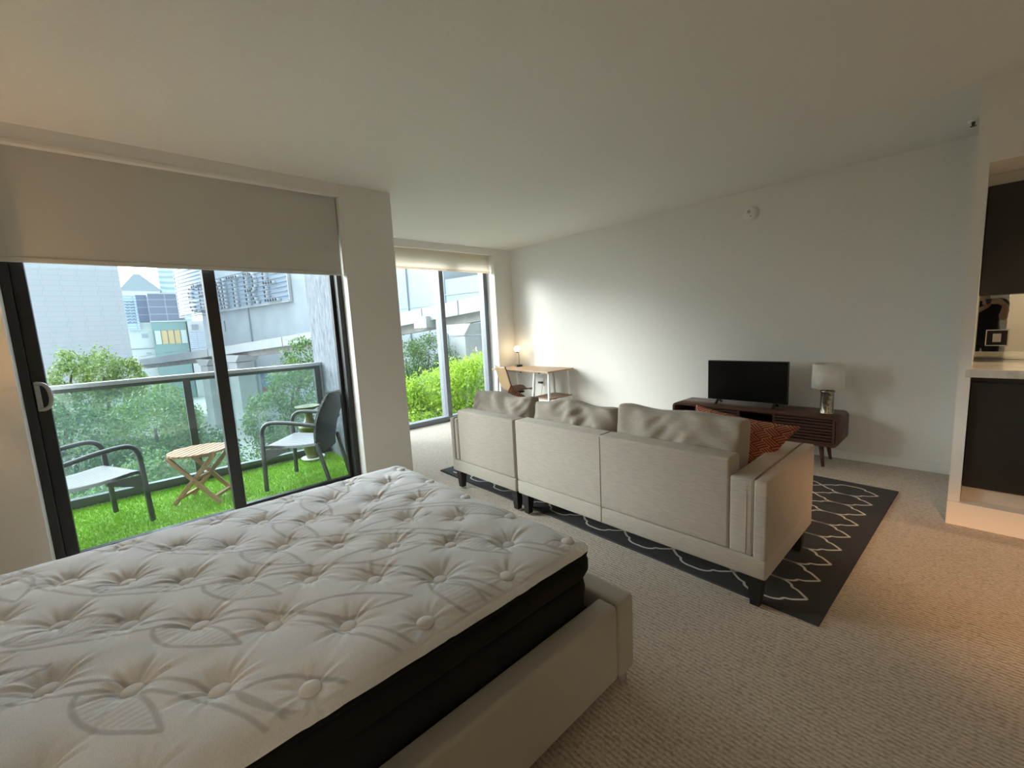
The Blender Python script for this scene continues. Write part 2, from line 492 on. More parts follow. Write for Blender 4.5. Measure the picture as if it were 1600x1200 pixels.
mb = MB().box((0.018, 4.521, 1.202), (0.126, 4.529, 1.208)).box((0.018, 4.521, 1.095), (0.126, 4.529, 1.101)).box((0.018, 4.521, 1.095), (0.024, 4.529, 1.208)).box((0.120, 4.521, 1.095), (0.126, 4.529, 1.208))
mb.build('frame', m_plain('satin_steel', (0.62, 0.64, 0.68, 1), 0.3, 0.6), c)
MB().box((0.052, 4.516, 1.122), (0.092, 4.524, 1.180), 0.003).build('socket', M['white_metal'], c)
# ------------------------------------------------------------------ small fixtures on the television wall and ceiling
s = thing('smoke_detector', 'round white smoke detector high on the television wall', 'smoke detector', (-1.67, 4.94, 2.425))
RX = Matrix.Rotation(R(90), 4, 'X')
MB().lathe([(0.064, 0), (0.066, 0.006), (0.064, 0.022), (0.058, 0.030), (0.040, 0.036), (0.001, 0.037)], (-1.67, 4.94, 2.425), 40, mat=RX).build('housing', M['white_metal'], s)
MB().lathe([(0.074, 0), (0.074, 0.009), (0.066, 0.011)], (-1.67, 4.94, 2.425), 40, mat=RX).build('base_ring', M['white_metal'], s)
MB().lathe([(0.018, 0.034), (0.016, 0.041), (0.001, 0.042)], (-1.685, 4.94, 2.44), 20, mat=RX).build('test_button', m_plain('pale_grey', (0.5, 0.48, 0.44, 1), 0.5), s)
MB().lathe([(0.006, 0.033), (0.005, 0.0385), (0.001, 0.039)], (-1.665, 4.94, 2.395), 12, mat=RX).build('indicator', M['black'], s)
s = thing('fire_sprinkler', 'small metal fire sprinkler under the ceiling beside the kitchen bulkhead', 'sprinkler', (-0.13, 4.55, H))
br = m_plain('dull_brass', (0.10, 0.09, 0.07, 1), 0.4, 0.7)
MB().lathe([(0.028, 0), (0.026, -0.008), (0.010, -0.010)], (-0.13, 4.55, H), 24).build('escutcheon', M['white_metal'], s)
MB().lathe([(0.010, -0.008), (0.008, -0.03), (0.004, -0.034)], (-0.13, 4.55, H), 16).build('nozzle', br, s)
MB().lathe([(0.016, -0.036), (0.016, -0.039)], (-0.13, 4.55, H), 16).build('deflector', br, s)
# wall outlet with black plug, under the desk
s = thing('wall_outlet', 'white wall outlet with a black plug under the desk', 'outlet', (-4.73, 4.94, 0.5))
MB().box((-4.765, 4.932, 0.44), (-4.685, 4.94, 0.57), 0.003).build('cover_plate', M['white_metal'], s)
MB().box((-4.78, 4.895, 0.485), (-4.70, 4.932, 0.515), 0.006).build('power_adapter', M['black'], s)
MB().tube(smoothpath([(-4.70, 4.91, 0.485), (-4.69, 4.90, 0.42), (-4.73, 4.91, 0.30), (-4.77, 4.90, 0.18), (-4.76, 4.88, 0.05), (-4.90, 4.87, 0.008), (-5.1, 4.88, 0.008)], 6), 0.003, 6).build('cord', m_plain('grey_cord', (0.30, 0.29, 0.28, 1), 0.5), s)
# ------------------------------------------------------------------ bed frame
UP = m_fabric('bed_upholstery', (0.50, 0.48, 0.425, 1), scale=420, var=0.10, bump=0.2)
bed = thing('bed', 'low grey fabric upholstered bed frame under the bare mattress', 'bed', (-1.69, 0.2, 0))
MB().box((-0.936, -0.95, 0.055), (-0.852, 1.243, 0.356), 0.016, 3).build('side_rail', UP, bed)
MB().box((-2.52, -0.95, 0.055), (-2.455, 1.243, 0.356), 0.016, 3).build('side_rail', UP, bed)
MB().box((-2.53, 1.245, 0.055), (-0.846, 1.342, 0.362), 0.014, 3).build('foot_rail', UP, bed)
MB().box((-2.56, -1.06, 0.03), (-0.82, -0.952, 1.05), 0.02, 3).build('headboard', UP, bed)
MB().box((-2.45, -0.94, 0.26), (-0.94, 1.24, 0.283)).build('slat_base', M['black_wood'], bed)
lm = m_plain('clear_plastic_foot', (0.45, 0.43, 0.40, 1), 0.25)
for x, y in ((-0.88, 1.30), (-2.49, 1.30), (-0.88, -1.0), (-2.49, -1.0)):
    MB().lathe([(0.016, 0.0), (0.020, 0.006), (0.020, 0.04), (0.024, 0.058)], (x, y, 0), 16).build('leg', lm, bed)

# ------------------------------------------------------------------ mattress
MX0, MX1, MY0, MY1 = -2.445, -0.928, -0.835, 1.222
mat_root = thing('mattress', 'bare white button tufted mattress with black sides on the grey bed frame', 'mattress', (-1.69, 0.19, 0.284))
def rrect(x0, x1, y0, y1, r, n=8):
    pts = []
    for cx, cy, a0 in ((x1 - r, y1 - r, 0), (x0 + r, y1 - r, 90), (x0 + r, y0 + r, 180), (x1 - r, y0 + r, 270)):
        for k in range(n + 1):
            a = R(a0 + 90 * k / n); pts.append((cx + r * math.cos(a), cy + r * math.sin(a)))
    return pts
def loft(mb, prof, r=0.075, cap=True):
    """prof: (inset, z) going up round the mattress outline"""
    rings = []
    for ins, z in prof:
        rings.append([mb.bm.verts.new((x, y, z)) for x, y in rrect(MX0 + ins, MX1 - ins, MY0 + ins, MY1 - ins, r)])
    n = len(rings[0])
    for A, B in zip(rings, rings[1:]):
        for k in range(n):
            f = mb.bm.faces.new((A[k], A[(k + 1) % n], B[(k + 1) % n], B[k])); f.smooth = True
    if cap:
        mb.bm.faces.new(rings[0][::-1]); mb.bm.faces.new(rings[-1])
    return mb
SIDE = m_fabric('charcoal_side_panel', (0.0075, 0.0075, 0.0085, 1), streak=(1, 1, 1), scale=26, var=0.35, bump=0.6)
BAND = m_fabric('black_border', (0.004, 0.004, 0.004, 1), scale=60, var=0.3, bump=0.3)
for _m in (SIDE, BAND): [n_ for n_ in _m.node_tree.nodes if n_.type == 'BSDF_PRINCIPLED'][0].inputs['Sheen Weight'].default_value = 0.0
loft(MB(), [(0.03, 0.285), (0.016, 0.30), (0.014, 0.36), (0.010, 0.42), (0.014, 0.448), (0.03, 0.462)]).build('side_panel', SIDE, mat_root)
loft(MB(), [(0.028, 0.460), (0.010, 0.470), (0.000, 0.495), (0.000, 0.525), (0.008, 0.547), (0.022, 0.556)]).build('pillow_top_border', BAND, mat_root)
edge = [(x, y, 0.558) for x, y in rrect(MX0 + 0.006, MX1 - 0.006, MY0 + 0.006, MY1 - 0.006, 0.072)]
MB().tube(edge, 0.0065, 8, closed=True).build('piping', BAND, mat_root)

nx, ny = 380, 514
gx = np.linspace(MX0, MX1, nx); gy = np.linspace(MY0, MY1, ny)
X, Y = np.meshgrid(gx, gy)
r = 0.07
for cx, cy, sx, sy in ((MX1 - r, MY1 - r, 1, 1), (MX0 + r, MY1 - r, -1, 1), (MX0 + r, MY0 + r, -1, -1), (MX1 - r, MY0 + r, 1, -1)):
    dx, dy = X - cx, Y - cy
    mk = (dx * sx > 0) & (dy * sy > 0)
    d = np.hypot(dx, dy); ma = np.maximum(np.abs(dx), np.abs(dy)); k = np.where(mk & (d > 1e-6), ma / np.maximum(d, 1e-6), 1.0)
    X = np.where(mk, cx + dx * k, X); Y = np.where(mk, cy + dy * k, Y)
E_ = np.minimum(np.minimum(X - MX0, MX1 - X), np.minimum(Y - MY0, MY1 - Y)).clip(0)
for cx, cy, sx, sy in ((MX1 - r, MY1 - r, 1, 1), (MX0 + r, MY1 - r, -1, 1), (MX0 + r, MY0 + r, -1, -1), (MX1 - r, MY0 + r, 1, -1)):
    mk = ((X - cx) * sx > 0) & ((Y - cy) * sy > 0)
    E_ = np.where(mk, np.minimum(E_, (r - np.hypot(X - cx, Y - cy)).clip(0)), E_)
Z = 0.604 - 0.034 * (1 - np.minimum(E_ / 0.13, 1)) ** 2.3
Z += 0.0022 * np.sin(9 * X + 13 * Y + 1) * np.sin(17 * X - 6 * Y) + 0.0012 * np.sin(38 * X + 21 * Y) * np.sin(29 * Y - 12 * X)
TUFTS = []
for i in range(9):
    x = -1.012 - 0.163 * i
    for j in range(-1, 8):
        y = 1.16 - 0.31 * j - (0.155 if i % 2 else 0)
        if MY0 + 0.03 < y < MY1 - 0.04 and x > MX0 + 0.05: TUFTS.append((x, y))
rt = np.random.default_rng(3)
for (x, y) in TUFTS:
    dx, dy = X - x, Y - y; d = np.hypot(dx, dy); m = d < 0.34
    e = min(x - MX0, MX1 - x, y - MY0, MY1 - y); k = 0.45 + 0.55 * min(1, max(0, (e - 0.05) / 0.14))
    dd = d[m]; th = np.arctan2(dy[m], dx[m]); ph = rt.uniform(0, 6.28, 3)
    pit = -0.030 * np.exp(-(dd / 0.040) ** 1.7) - 0.006 * np.exp(-(dd / 0.10) ** 2)
    wr = (np.cos(11 * th + ph[0]) + 0.8 * np.cos(17 * th + ph[1]) + 0.6 * np.cos(6 * th + ph[2]))
    wr = 0.0016 * wr * np.exp(-((dd - 0.055) / 0.045) ** 2) * np.minimum(dd / 0.03, 1)
    Z[m] += k * (pit + wr)
# creases that join neighbouring tufts
for a, (x, y) in enumerate(TUFTS):
    for (x2, y2) in TUFTS[a + 1:]:
        L = math.hypot(x2 - x, y2 - y)
        if L < 0.26 and rt.random() < 0.7:
            ux, uy = (x2 - x) / L, (y2 - y) / L
            s = (X - x) * ux + (Y - y) * uy; q = -(X - x) * uy + (Y - y) * ux + 0.010 * np.sin(s / L * PI * 2 + rt.uniform(0, 6))
            m = (s > 0) & (s < L) & (np.abs(q) < 0.06)
            Z[m] += -0.0011 * np.exp(-(q[m] / 0.011) ** 2) * np.sin(s[m] / L * PI) ** 0.5 * rt.uniform(0.4, 1.0)
# woven leaf pattern: long stems and hatched leaves
PAT = np.zeros_like(X)
def stroke(pts, w, val=1.0):
    P = np.array(pts)
    x0, y0 = P.min(0) - w * 3; x1, y1 = P.max(0) + w * 3
    m = (X > x0) & (X < x1) & (Y > y0) & (Y < y1)
    if not m.any(): return
    px, py = X[m], Y[m]; best = np.full(px.shape, 9.0)
    for (ax, ay), (bx, by) in zip(P[:-1], P[1:]):
        vx, vy = bx - ax, by - ay; L2 = vx * vx + vy * vy + 1e-12
        t = np.clip(((px - ax) * vx + (py - ay) * vy) / L2, 0, 1)
        best = np.minimum(best, np.hypot(px - ax - t * vx, py - ay - t * vy))
    PAT[m] = np.maximum(PAT[m], val * np.clip((w / 2 - best) / 0.004 + 0.5, 0, 1))
def leaf(cx, cy, ang, L, Wd, hatch):
    ca, sa = math.cos(ang), math.sin(ang)
    T = lambda u, v: (cx + u * ca - v * sa, cy + u * sa + v * ca)
    us = np.linspace(0, L, 14); sh = lambda u: Wd * math.sin(PI * min(1, u / L) ** 0.8) ** 0.9 if 0 < u < L else 0
    stroke([T(u, sh(u)) for u in us], 0.012, 0.80); stroke([T(u, -sh(u)) for u in us], 0.012, 0.80)
    if hatch:
        for u in np.arange(0.03, L - 0.03, 0.021):
            s1 = sh(u) - 0.012
            if s1 > 0.006: stroke([T(u - 0.008, -s1), T(u + 0.008, s1)], 0.009, 0.38)
for off in np.arange(-2.6, 2.2, 0.29):
    cen = []
    for t in np.linspace(-2.4, 2.4, 108):
        bx = -1.69 + t * 0.80 + off * 0.66; by = 0.19 + t * 0.72 - off * 0.60
        w = 0.085 * math.sin(4.3 * t + off * 2.1)
        cen.append((bx - w * 0.67, by + w * 0.74))
    C_ = np.array(cen); Tn = np.gradient(C_, axis=0); Tn /= np.linalg.norm(Tn, axis=1)[:, None]; Nn = np.stack([-Tn[:, 1], Tn[:, 0]], 1)
    for o_ in (-0.018, 0.018): stroke((C_ + Nn * o_).tolist(), 0.011, 0.75)
    for k in range(4, 104, 8):
        s = 1 if (k // 8) % 2 else -1
        a = math.atan2(Tn[k, 1], Tn[k, 0]) + s * (0.36 + 0.10 * math.sin(k))
        p = C_[k] + Nn[k] * 0.02 * s
        leaf(p[0], p[1], a, 0.29 + 0.04 * math.sin(k * 1.7), 0.046, (k // 8) % 3 != 1)
PAT *= np.clip((E_ - 0.03) / 0.01, 0, 1)
Z -= 0.0008 * PAT
hem = np.abs(E_ - 0.026) < 0.004
Z[hem] -= 0.0022
me = bpy.data.meshes.new('quilted_top')
V = np.stack([X, Y, Z], -1).reshape(-1, 3)
idx = np.arange(nx * ny).reshape(ny, nx)
F = np.stack([idx[:-1, :-1], idx[:-1, 1:], idx[1:, 1:], idx[1:, :-1]], -1).reshape(-1, 4)
me.from_pydata(V.tolist(), [], F.tolist())
me.polygons.foreach_set('use_smooth', [True] * len(me.polygons))
at = me.attributes.new('pattern', 'FLOAT', 'POINT'); at.data.foreach_set('value', PAT.reshape(-1).astype(np.float32))
def top_mat():
    t = NT('knit_mattress_top')
    a = t.n('ShaderNodeAttribute', attribute_name='pattern')
    n = t.noise(t.coord(scale=(1, 3, 1)), 160, 3, 0.6)
    base = t.ramp(n, [(0.3, (0.75, 0.755, 0.765, 1)), (0.7, (0.86, 0.865, 0.875, 1))])
    c = t.mixc(t.math('MULTIPLY', a.outputs['Fac'], 0.70), base, (0.36, 0.355, 0.35, 1))
    b = t.bsdf(c, 0.9, 0, t.bump(n, 0.30, 0.003)); b.inputs['Sheen Weight'].default_value = 0.1
    return t.m
M['mattress'] = top_mat()
link('quilted_top', me, M['mattress'], mat_root)
BTN = m_fabric('tuft_button_fabric', (0.80, 0.79, 0.78, 1), scale=300, var=0.06)
for (x, y) in TUFTS:
    iy = int(np.clip((y - gy[0]) / (gy[1] - gy[0]), 0, ny - 1)); ix = int(np.clip((x - gx[0]) / (gx[1] - gx[0]), 0, nx - 1))
    z = float(Z[iy, ix])
    MB().lathe([(0.0245, -0.004), (0.026, 0.001), (0.0235, 0.006), (0.017, 0.0098), (0.009, 0.0117), (0.001, 0.0122)], (x, y, z + 0.004), 20).build('tuft_button', BTN, mat_root)
# ------------------------------------------------------------------ rug (slightly turned, under the sofa)
def rug_mat():
    t = NT('charcoal_rug')
    n = t.noise(t.coord(), 420, 3, 0.7); n2 = t.noise(t.coord(), 5, 2)
    c = t.ramp(n, [(0.3, (0.026, 0.026, 0.027, 1)), (0.7, (0.058, 0.057, 0.057, 1))])
    c = t.mixc(t.math('MULTIPLY', n2, 0.3), c, (0.05, 0.048, 0.045, 1))
    t.bsdf(c, 0.97, 0, t.bump(n, 0.5, 0.004)); return t.m
RW, RD, RT = 3.20, 2.085, 0.012
mb = MB().box((-RW / 2, -RD / 2, 0.0), (RW / 2, RD / 2, RT), 0.003)
a_, b_ = 0.174, 0.1067
prof = [(0, 0), (0.09, 0.15), (0.18, 0.29), (0.24, 0.38), (0.31, 0.47), (0.37, 0.515), (0.43, 0.54), (0.465, 0.575), (0.485, 0.63), (0.51, 0.73), (0.535, 0.79), (0.58, 0.85), (0.66, 0.925), (0.76, 0.975), (0.88, 0.99), (1, 0.985)]
xr = RW / 2 - 0.088; y0 = -RD / 2 + 0.165
def ribbon(pts, w, z, mi):
    L_ = []; Rr = []
    for i, p in enumerate(pts):
        q = pts[min(i + 1, len(pts) - 1)]; o = pts[max(i - 1, 0)]
        d = Vector((q[0] - o[0], q[1] - o[1])).normalized(); nrm = Vector((-d.y, d.x)) * w / 2
        L_.append(mb.bm.verts.new((p[0] + nrm.x, p[1] + nrm.y, z))); Rr.append(mb.bm.verts.new((p[0] - nrm.x, p[1] - nrm.y, z)))
    for i in range(len(pts) - 1):
        f = mb.bm.faces.new((L_[i], L_[i + 1], Rr[i + 1], Rr[i])); f.material_index = mi
kx = 0
zr = RT + 0.0012
for kx in range(0, 9):
    xt = xr - kx * 2 * a_            # right tip of this column of lantern cells
    for ky in range(0, 9):
        yt = y0 + ky * 2 * b_
        for sg in (1, -1):
            ribbon([(xt - a_ * s, yt + sg * b_ * p) for s, p in prof], 0.0135, zr, 1)
            if xt - 2 * a_ > -RW / 2 + 0.03: ribbon([(xt - 2 * a_ + a_ * s, yt + sg * b_ * p) for s, p in prof], 0.0135, zr, 1)
CREAM = m_fabric('cream_rug_line', (0.62, 0.59, 0.53, 1), scale=300, var=0.1)
rug = mb.build('area_rug', [rug_mat(), CREAM], recalc=False)
rug.location = (-1.982, 3.232, 0.0); rug.rotation_euler = (0, 0, -R(1.6))
tag(rug, 'charcoal area rug with cream trellis pattern under the beige sofa', 'rug')

# ------------------------------------------------------------------ sectional sofa: two modules seen from behind
LIN = m_fabric('beige_linen', (0.43, 0.39, 0.335, 1), streak=(0.09, 1, 1), scale=170, var=0.16, bump=0.3)
LIN2 = m_fabric('beige_linen_cushion', (0.335, 0.30, 0.25, 1), streak=(0.12, 1, 0.8), scale=150, var=0.16, bump=0.3)
WELT = m_fabric('linen_welt', (0.30, 0.26, 0.21, 1), scale=200)
def cushion(w, h, t, gus=0.45, n=40, seed=0, wr=0.012, sag=0.0):
    rr = np.random.default_rng(seed); ph = rr.uniform(0, 6.28, 8)
    u = np.linspace(-1, 1, n); verts = []; faces = []
    for s in (-1, 1):
        for j in range(n):
            for i in range(n):
                a, b = u[i], u[j]
                pr = max(0.0, (1 - abs(a) ** 4)) ** 0.5 * max(0.0, (1 - abs(b) ** 3.5)) ** 0.5
                th = t / 2 * (gus + (1 - gus) * pr)
                # round the outline a little, droop between the corners, creases towards the corners
                px = a * w / 2 * (1 - 0.02 * (1 - b * b) - 0.035 * abs(b) ** 8); pz = b * h / 2 * (1 - 0.05 * abs(a) ** 8)
                pz += (b + 1) / 2 * (-sag * (0.5 + 0.5 * math.cos(2.6 * a + ph[5])) + wr * 0.7 * math.sin(5 * a + ph[6]))
                fold = wr * (0.25 + pr) * (math.sin(6 * a + 4 * b + ph[0]) * math.sin(5 * b - 3 * a + ph[1]) + 0.55 * math.sin(15 * a * (0.6 + 0.4 * b) + 5 * b + ph[2]) * (0.5 + 0.5 * b) + 0.38 * math.sin(23 * a - 13 * b + ph[3]) * max(0, math.sin(3.1 * a + 1.5 * b + ph[4])))
                verts.append((px, s * th + fold * s, pz))
    N = n * n
    for s in (0, 1):
        for j in range(n - 1):
            for i in range(n - 1):
                q = [s * N + j * n + i, s * N + j * n + i + 1, s * N + (j + 1) * n + i + 1, s * N + (j + 1) * n + i]
                faces.append(q if s else q[::-1])
    bd = [i for i in range(n)] + [j * n + n - 1 for j in range(1, n)] + [(n - 1) * n + i for i in range(n - 2, -1, -1)] + [j * n for j in range(n - 2, 0, -1)]
    for k in range(len(bd)):
        p, q = bd[k], bd[(k + 1) % len(bd)]
        faces.append([p, q, N + q, N + p])
    return verts, faces
def put_cushion(name, parent, c, w, h, t, tilt, seed, gus=0.45, rz=0.0, sag=0.0, wr=0.012, roll=0.0):
    v, f = cushion(w, h, t, gus, seed=seed, sag=sag, wr=wr)
    Mx = Matrix.Translation(c) @ Matrix.Rotation(rz, 4, 'Z') @ Matrix.Rotation(tilt, 4, 'X') @ Matrix.Rotation(roll, 4, 'Y')
    o = welded(v, f, name, LIN2, parent, Mx)
    return subsurf(o, 1)
SY = 2.065
def sofa_leg(x, y, parent, sx=1, sy=1):
    b2 = MB()
    top, bot = 0.034, 0.021
    P = [(x - bot, y - bot, 0.0125), (x + bot, y - bot, 0.0125), (x + bot, y + bot, 0.0125), (x - bot, y + bot, 0.0125)]
    Q = [(x - top, y - top, 0.172), (x + top, y - top, 0.172), (x + top, y + top, 0.172), (x - top, y + top, 0.172)]
    vs = [b2.bm.verts.new(p) for p in P + Q]
    for fc in ((3, 2, 1, 0), (4, 5, 6, 7), (0, 1, 5, 4), (1, 2, 6, 5), (2, 3, 7, 6), (3, 0, 4, 7)): b2.bm.faces.new([vs[i] for i in fc])
    b2.build('leg', M['black_wood'], parent)

S = thing('sofa', 'beige linen two seat sofa module seen from behind, on the trellis rug', 'sofa', (-1.44, 2.46, 0.012))
x0, x1 = -2.274, -0.605
MB().box((x0, SY, 0.170), (x1, SY + 0.79, 0.272), 0.012, 3).build('base_frame', LIN, S)
MB().box((x0, SY, 0.273), (-0.772, SY + 0.135, 0.728), 0.014, 3).build('backrest', LIN, S)
MB().tube([(-1.521, SY - 0.0003, 0.18), (-1.521, SY - 0.0003, 0.715), (-1.521, SY + 0.012, 0.7285), (-1.521, SY + 0.12, 0.7285)], 0.0025, 6).build('seam_welt', WELT, S)
ar = MB().box((-0.769, SY, 0.274), (-0.667, SY + 0.79, 0.648), 0.009, 3).box((-0.664, SY - 0.002, 0.268), (x1, SY + 0.79, 0.650), 0.010, 3)
ar.box((-0.755, SY + 0.012, 0.28), (-0.62, SY + 0.77, 0.63)).build('armrest', LIN, S)
MB().tube([(-0.666, SY + 0.004, 0.285), (-0.666, SY + 0.004, 0.640), (-0.666, SY + 0.018, 0.650), (-0.666, SY + 0.775, 0.650)], 0.0035, 6).build('seam_welt', WELT, S)
MB().tube([(-0.694, SY - 0.001, 0.285), (-0.694, SY - 0.001, 0.60)], 0.0018, 6).build('seam_welt', LIN, S)
for k in range(2):
    xa = x0 + 0.003 + k * 0.752
    MB().box((xa, SY + 0.142, 0.275), (xa + 0.748, SY + 0.80, 0.475), 0.035, 4).build('seat_cushion', LIN2, S)
put_cushion('back_cushion', S, (-1.905, SY + 0.235, 0.650), 0.735, 0.43, 0.19, R(-7), 5, sag=0.022, wr=0.020, roll=R(1.5))
put_cushion('back_cushion', S, (-1.153, SY + 0.240, 0.664), 0.765, 0.45, 0.20, R(-7), 11, sag=0.014, wr=0.013, roll=R(-0.5))
for x, y in ((x0 + 0.05, SY + 0.055), (x1 - 0.055, SY + 0.055), (x0 + 0.05, SY + 0.735), (x1 - 0.055, SY + 0.735)): sofa_leg(x, y, S)

S2 = thing('sofa', 'beige linen chaise module of the sectional, nearest the tall window', 'sofa', (-2.70, 2.86, 0.012))
x0, x1 = -3.115, -2.292
MB().box((x0, SY, 0.170), (x1, SY + 1.52, 0.272), 0.012, 3).build('base_frame', LIN, S2)
MB().box((x0 + 0.115, SY, 0.274), (x1, SY + 0.135, 0.722), 0.016, 3).build('backrest', LIN, S2)
MB().box((x0, SY - 0.002, 0.268), (x0 + 0.055, SY + 0.79, 0.648), 0.016, 3).box((x0 + 0.059, SY, 0.274), (x0 + 0.112, SY + 0.79, 0.646), 0.016, 3).box((x0 + 0.02, SY + 0.012, 0.28), (x0 + 0.1, SY + 0.77, 0.63)).build('armrest', LIN, S2)
MB().tube([(x0 + 0.057, SY + 0.004, 0.285), (x0 + 0.057, SY + 0.004, 0.636), (x0 + 0.057, SY + 0.018, 0.648), (x0 + 0.057, SY + 0.775, 0.648)], 0.0035, 6).build('seam_welt', WELT, S2)
MB().box((x0 + 0.118, SY + 0.142, 0.275), (x1 - 0.003, SY + 1.53, 0.472), 0.035, 4).build('seat_cushion', LIN2, S2)
put_cushion('back_cushion', S2, (-2.655, SY + 0.235, 0.648), 0.725, 0.44, 0.19, R(-7), 21, sag=0.012, roll=R(1.5), wr=0.017)
for x, y in ((x0 + 0.05, SY + 0.055), (x1 - 0.05, SY + 0.055), (x0 + 0.05, SY + 1.46), (x1 - 0.05, SY + 1.46)): sofa_leg(x, y, S2)

# ------------------------------------------------------------------ throw pillows
def weave_mat():
    t = NT('rust_basket_pattern')
    c = t.n('ShaderNodeTexCoord'); mp = t.n('ShaderNodeMapping'); mp.inputs['Rotation'].default_value = (0, R(32), 0); mp.inputs['Scale'].default_value = (20, 20, 20)
    t.l(c.outputs['Object'], mp.inputs['Vector'])
    sx = t.n('ShaderNodeSeparateXYZ'); t.l(mp.outputs[0], sx.inputs[0])
    u = t.math('ADD', sx.outputs[0], t.math('MULTIPLY', sx.outputs[2], 0.45)); w = sx.outputs[2]
    chk = t.math('MODULO', t.math('ABSOLUTE', t.math('ADD', t.math('FLOOR', u), t.math('FLOOR', w))), 2.0)
    s1 = t.math('FRACT', t.math('MULTIPLY', u, 4.0)); s2 = t.math('FRACT', t.math('MULTIPLY', w, 4.0))
    pk = t.n('ShaderNodeMix', data_type='FLOAT'); t.l(chk, pk.inputs[0]); t.l(s1, pk.inputs[2]); t.l(s2, pk.inputs[3])
    line = t.math('LESS_THAN', pk.outputs[0], 0.34)
    n = t.noise(t.coord(), 260, 2)
    base = t.ramp(n, [(0.3, (0.15, 0.030, 0.020, 1)), (0.7, (0.225, 0.048, 0.032, 1))])
    col = t.mixc(line, base, (0.47, 0.235, 0.125, 1))
    t.bsdf(col, 0.95, 0, t.bump(line, 0.35, 0.003)); return t.m
M['rust'] = weave_mat()
def throw_pillow(label, c, rz, tilt, roll, w=0.5, h=0.5, seed=1, squash=0.0):
    v, f = pillow_mesh(w, h, 0.17, 24, 0.10, 0.006, seed)
    # squashed in at the foot on one side where it is wedged against the arm
    v = [(x * (1 - squash * (0.5 - z / h)) if x > 0 else x, y, z) for x, y, z in v]
    o = welded(v, f, 'throw_pillow', M['rust'], None, None)
    o.matrix_world = Matrix.Translation(c) @ Matrix.Rotation(rz, 4, 'Z') @ Matrix.Rotation(tilt, 4, 'X') @ Matrix.Rotation(roll, 4, 'Y')
    tag(o, label, 'pillow', 'rust throw pillows'); subsurf(o, 1)
throw_pillow('rust red patterned throw pillow at the arm end of the sofa', (-0.925, 2.585, 0.636), R(3), R(-16), R(7), 0.60, 0.41, 1, 0.60)
throw_pillow('rust red patterned throw pillow on the chaise near the desk chair', (-2.785, 2.57, 0.650), R(6), R(-14), R(20), 0.38, 0.36, 2)
# ------------------------------------------------------------------ media console, television, lamp
WAL = m_wood('dark_walnut', (0.105, 0.047, 0.030, 1), scale=5, stretch=(1, 9, 9), var=0.35, rough=0.4)
INS = m_wood('walnut_shaded', (0.012, 0.006, 0.004, 1), scale=5, stretch=(1, 9, 9))  # walnut darkened to paint the shade inside and behind the slats
cx0, cx1, cy0, cy1, cz0, cz1 = -2.30, -0.785, 4.50, 4.90, 0.205, 0.475
K = thing('media_console', 'dark walnut media console with sliding slatted doors against the far wall', 'media console', (-1.54, 4.7, 0))
def rr2(a0, a1, b0, b1, r, n=6):
    out = []
    for cx, cz, s in ((a1 - r, b1 - r, 0), (a0 + r, b1 - r, 90), (a0 + r, b0 + r, 180), (a1 - r, b0 + r, 270)):
        for k in range(n + 1):
            t = R(s + 90 * k / n); out.append((cx + r * math.cos(t), cz + r * math.sin(t)))
    return out
mb = MB()
O = rr2(cx0, cx1, cz0, cz1, 0.045); I = rr2(cx0 + 0.022, cx1 - 0.022, cz0 + 0.022, cz1 - 0.022, 0.026)
vo = [[mb.bm.verts.new((x, y, z)) for x, z in P] for P, y in ((O, cy0), (O, cy1), (I, cy0), (I, cy1 - 0.01))]
n = len(O)
for k in range(n):
    q = (k + 1) % n
    for f, sm in ((mb.bm.faces.new((vo[0][k], vo[1][k], vo[1][q], vo[0][q])), True), (mb.bm.faces.new((vo[2][q], vo[3][q], vo[3][k], vo[2][k])), True), (mb.bm.faces.new((vo[0][q], vo[2][q], vo[2][k], vo[0][k])), False)):
        f.smooth = sm
mb.bm.faces.new(vo[3]); mb.bm.faces.new(vo[1][::-1])
mb.build('cabinet_shell', WAL, K)
MB().box((-2.278, 4.53, 0.335), (-0.807, 4.885, 0.347)).build('shelf', WAL, K)
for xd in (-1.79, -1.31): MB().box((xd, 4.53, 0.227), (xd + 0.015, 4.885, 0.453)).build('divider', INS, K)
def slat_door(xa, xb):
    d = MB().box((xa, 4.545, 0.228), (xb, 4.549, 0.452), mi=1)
    d.box((xa, 4.508, 0.228), (xa + 0.02, 4.545, 0.452)).box((xb - 0.02, 4.508, 0.228), (xb, 4.545, 0.452))
    for k in range(8):
        z = 0.231 + k * 0.0282
        d.box((xa + 0.02, 4.504, z), (xb - 0.02, 4.519, z + 0.0145), 0.002)
    d.build('sliding_door', [WAL, INS], K)
slat_door(-2.05, -1.60); slat_door(-1.30, -0.815)
for x, y, sx, sy in ((-2.16, 4.60, -1, -1), (-0.93, 4.60, 1, -1), (-2.16, 4.83, -1, 1), (-0.93, 4.83, 1, 1)):
    MB().tube([(x, y, 0.21), (x + sx * 0.028, y + sy * 0.03, 0.0)], [0.021, 0.012], 14).build('leg', WAL, K)

T = thing('television', 'small black flat screen television on the walnut console', 'television', (-1.598, 4.67, 0.475))
MB().box((-1.975, 4.655, 0.522), (-1.222, 4.70, 0.938), 0.004).box((-1.85, 4.70, 0.55), (-1.35, 4.725, 0.80), 0.01).build('housing', M['black'], T)
def screen_mat():
    t = NT('tv_screen'); t.bsdf((0.003, 0.003, 0.004, 1), 0.18); return t.m
MB().box((-1.968, 4.6525, 0.532), (-1.229, 4.656, 0.931)).build('screen', screen_mat(), T)
for x in (-1.87, -1.33):
    MB().bar((x, 4.68, 0.53), (x, 4.61, 0.482), 0.028, 0.010, 0.003).bar((x, 4.68, 0.53), (x, 4.75, 0.482), 0.028, 0.010, 0.003).build('foot', M['black'], T)

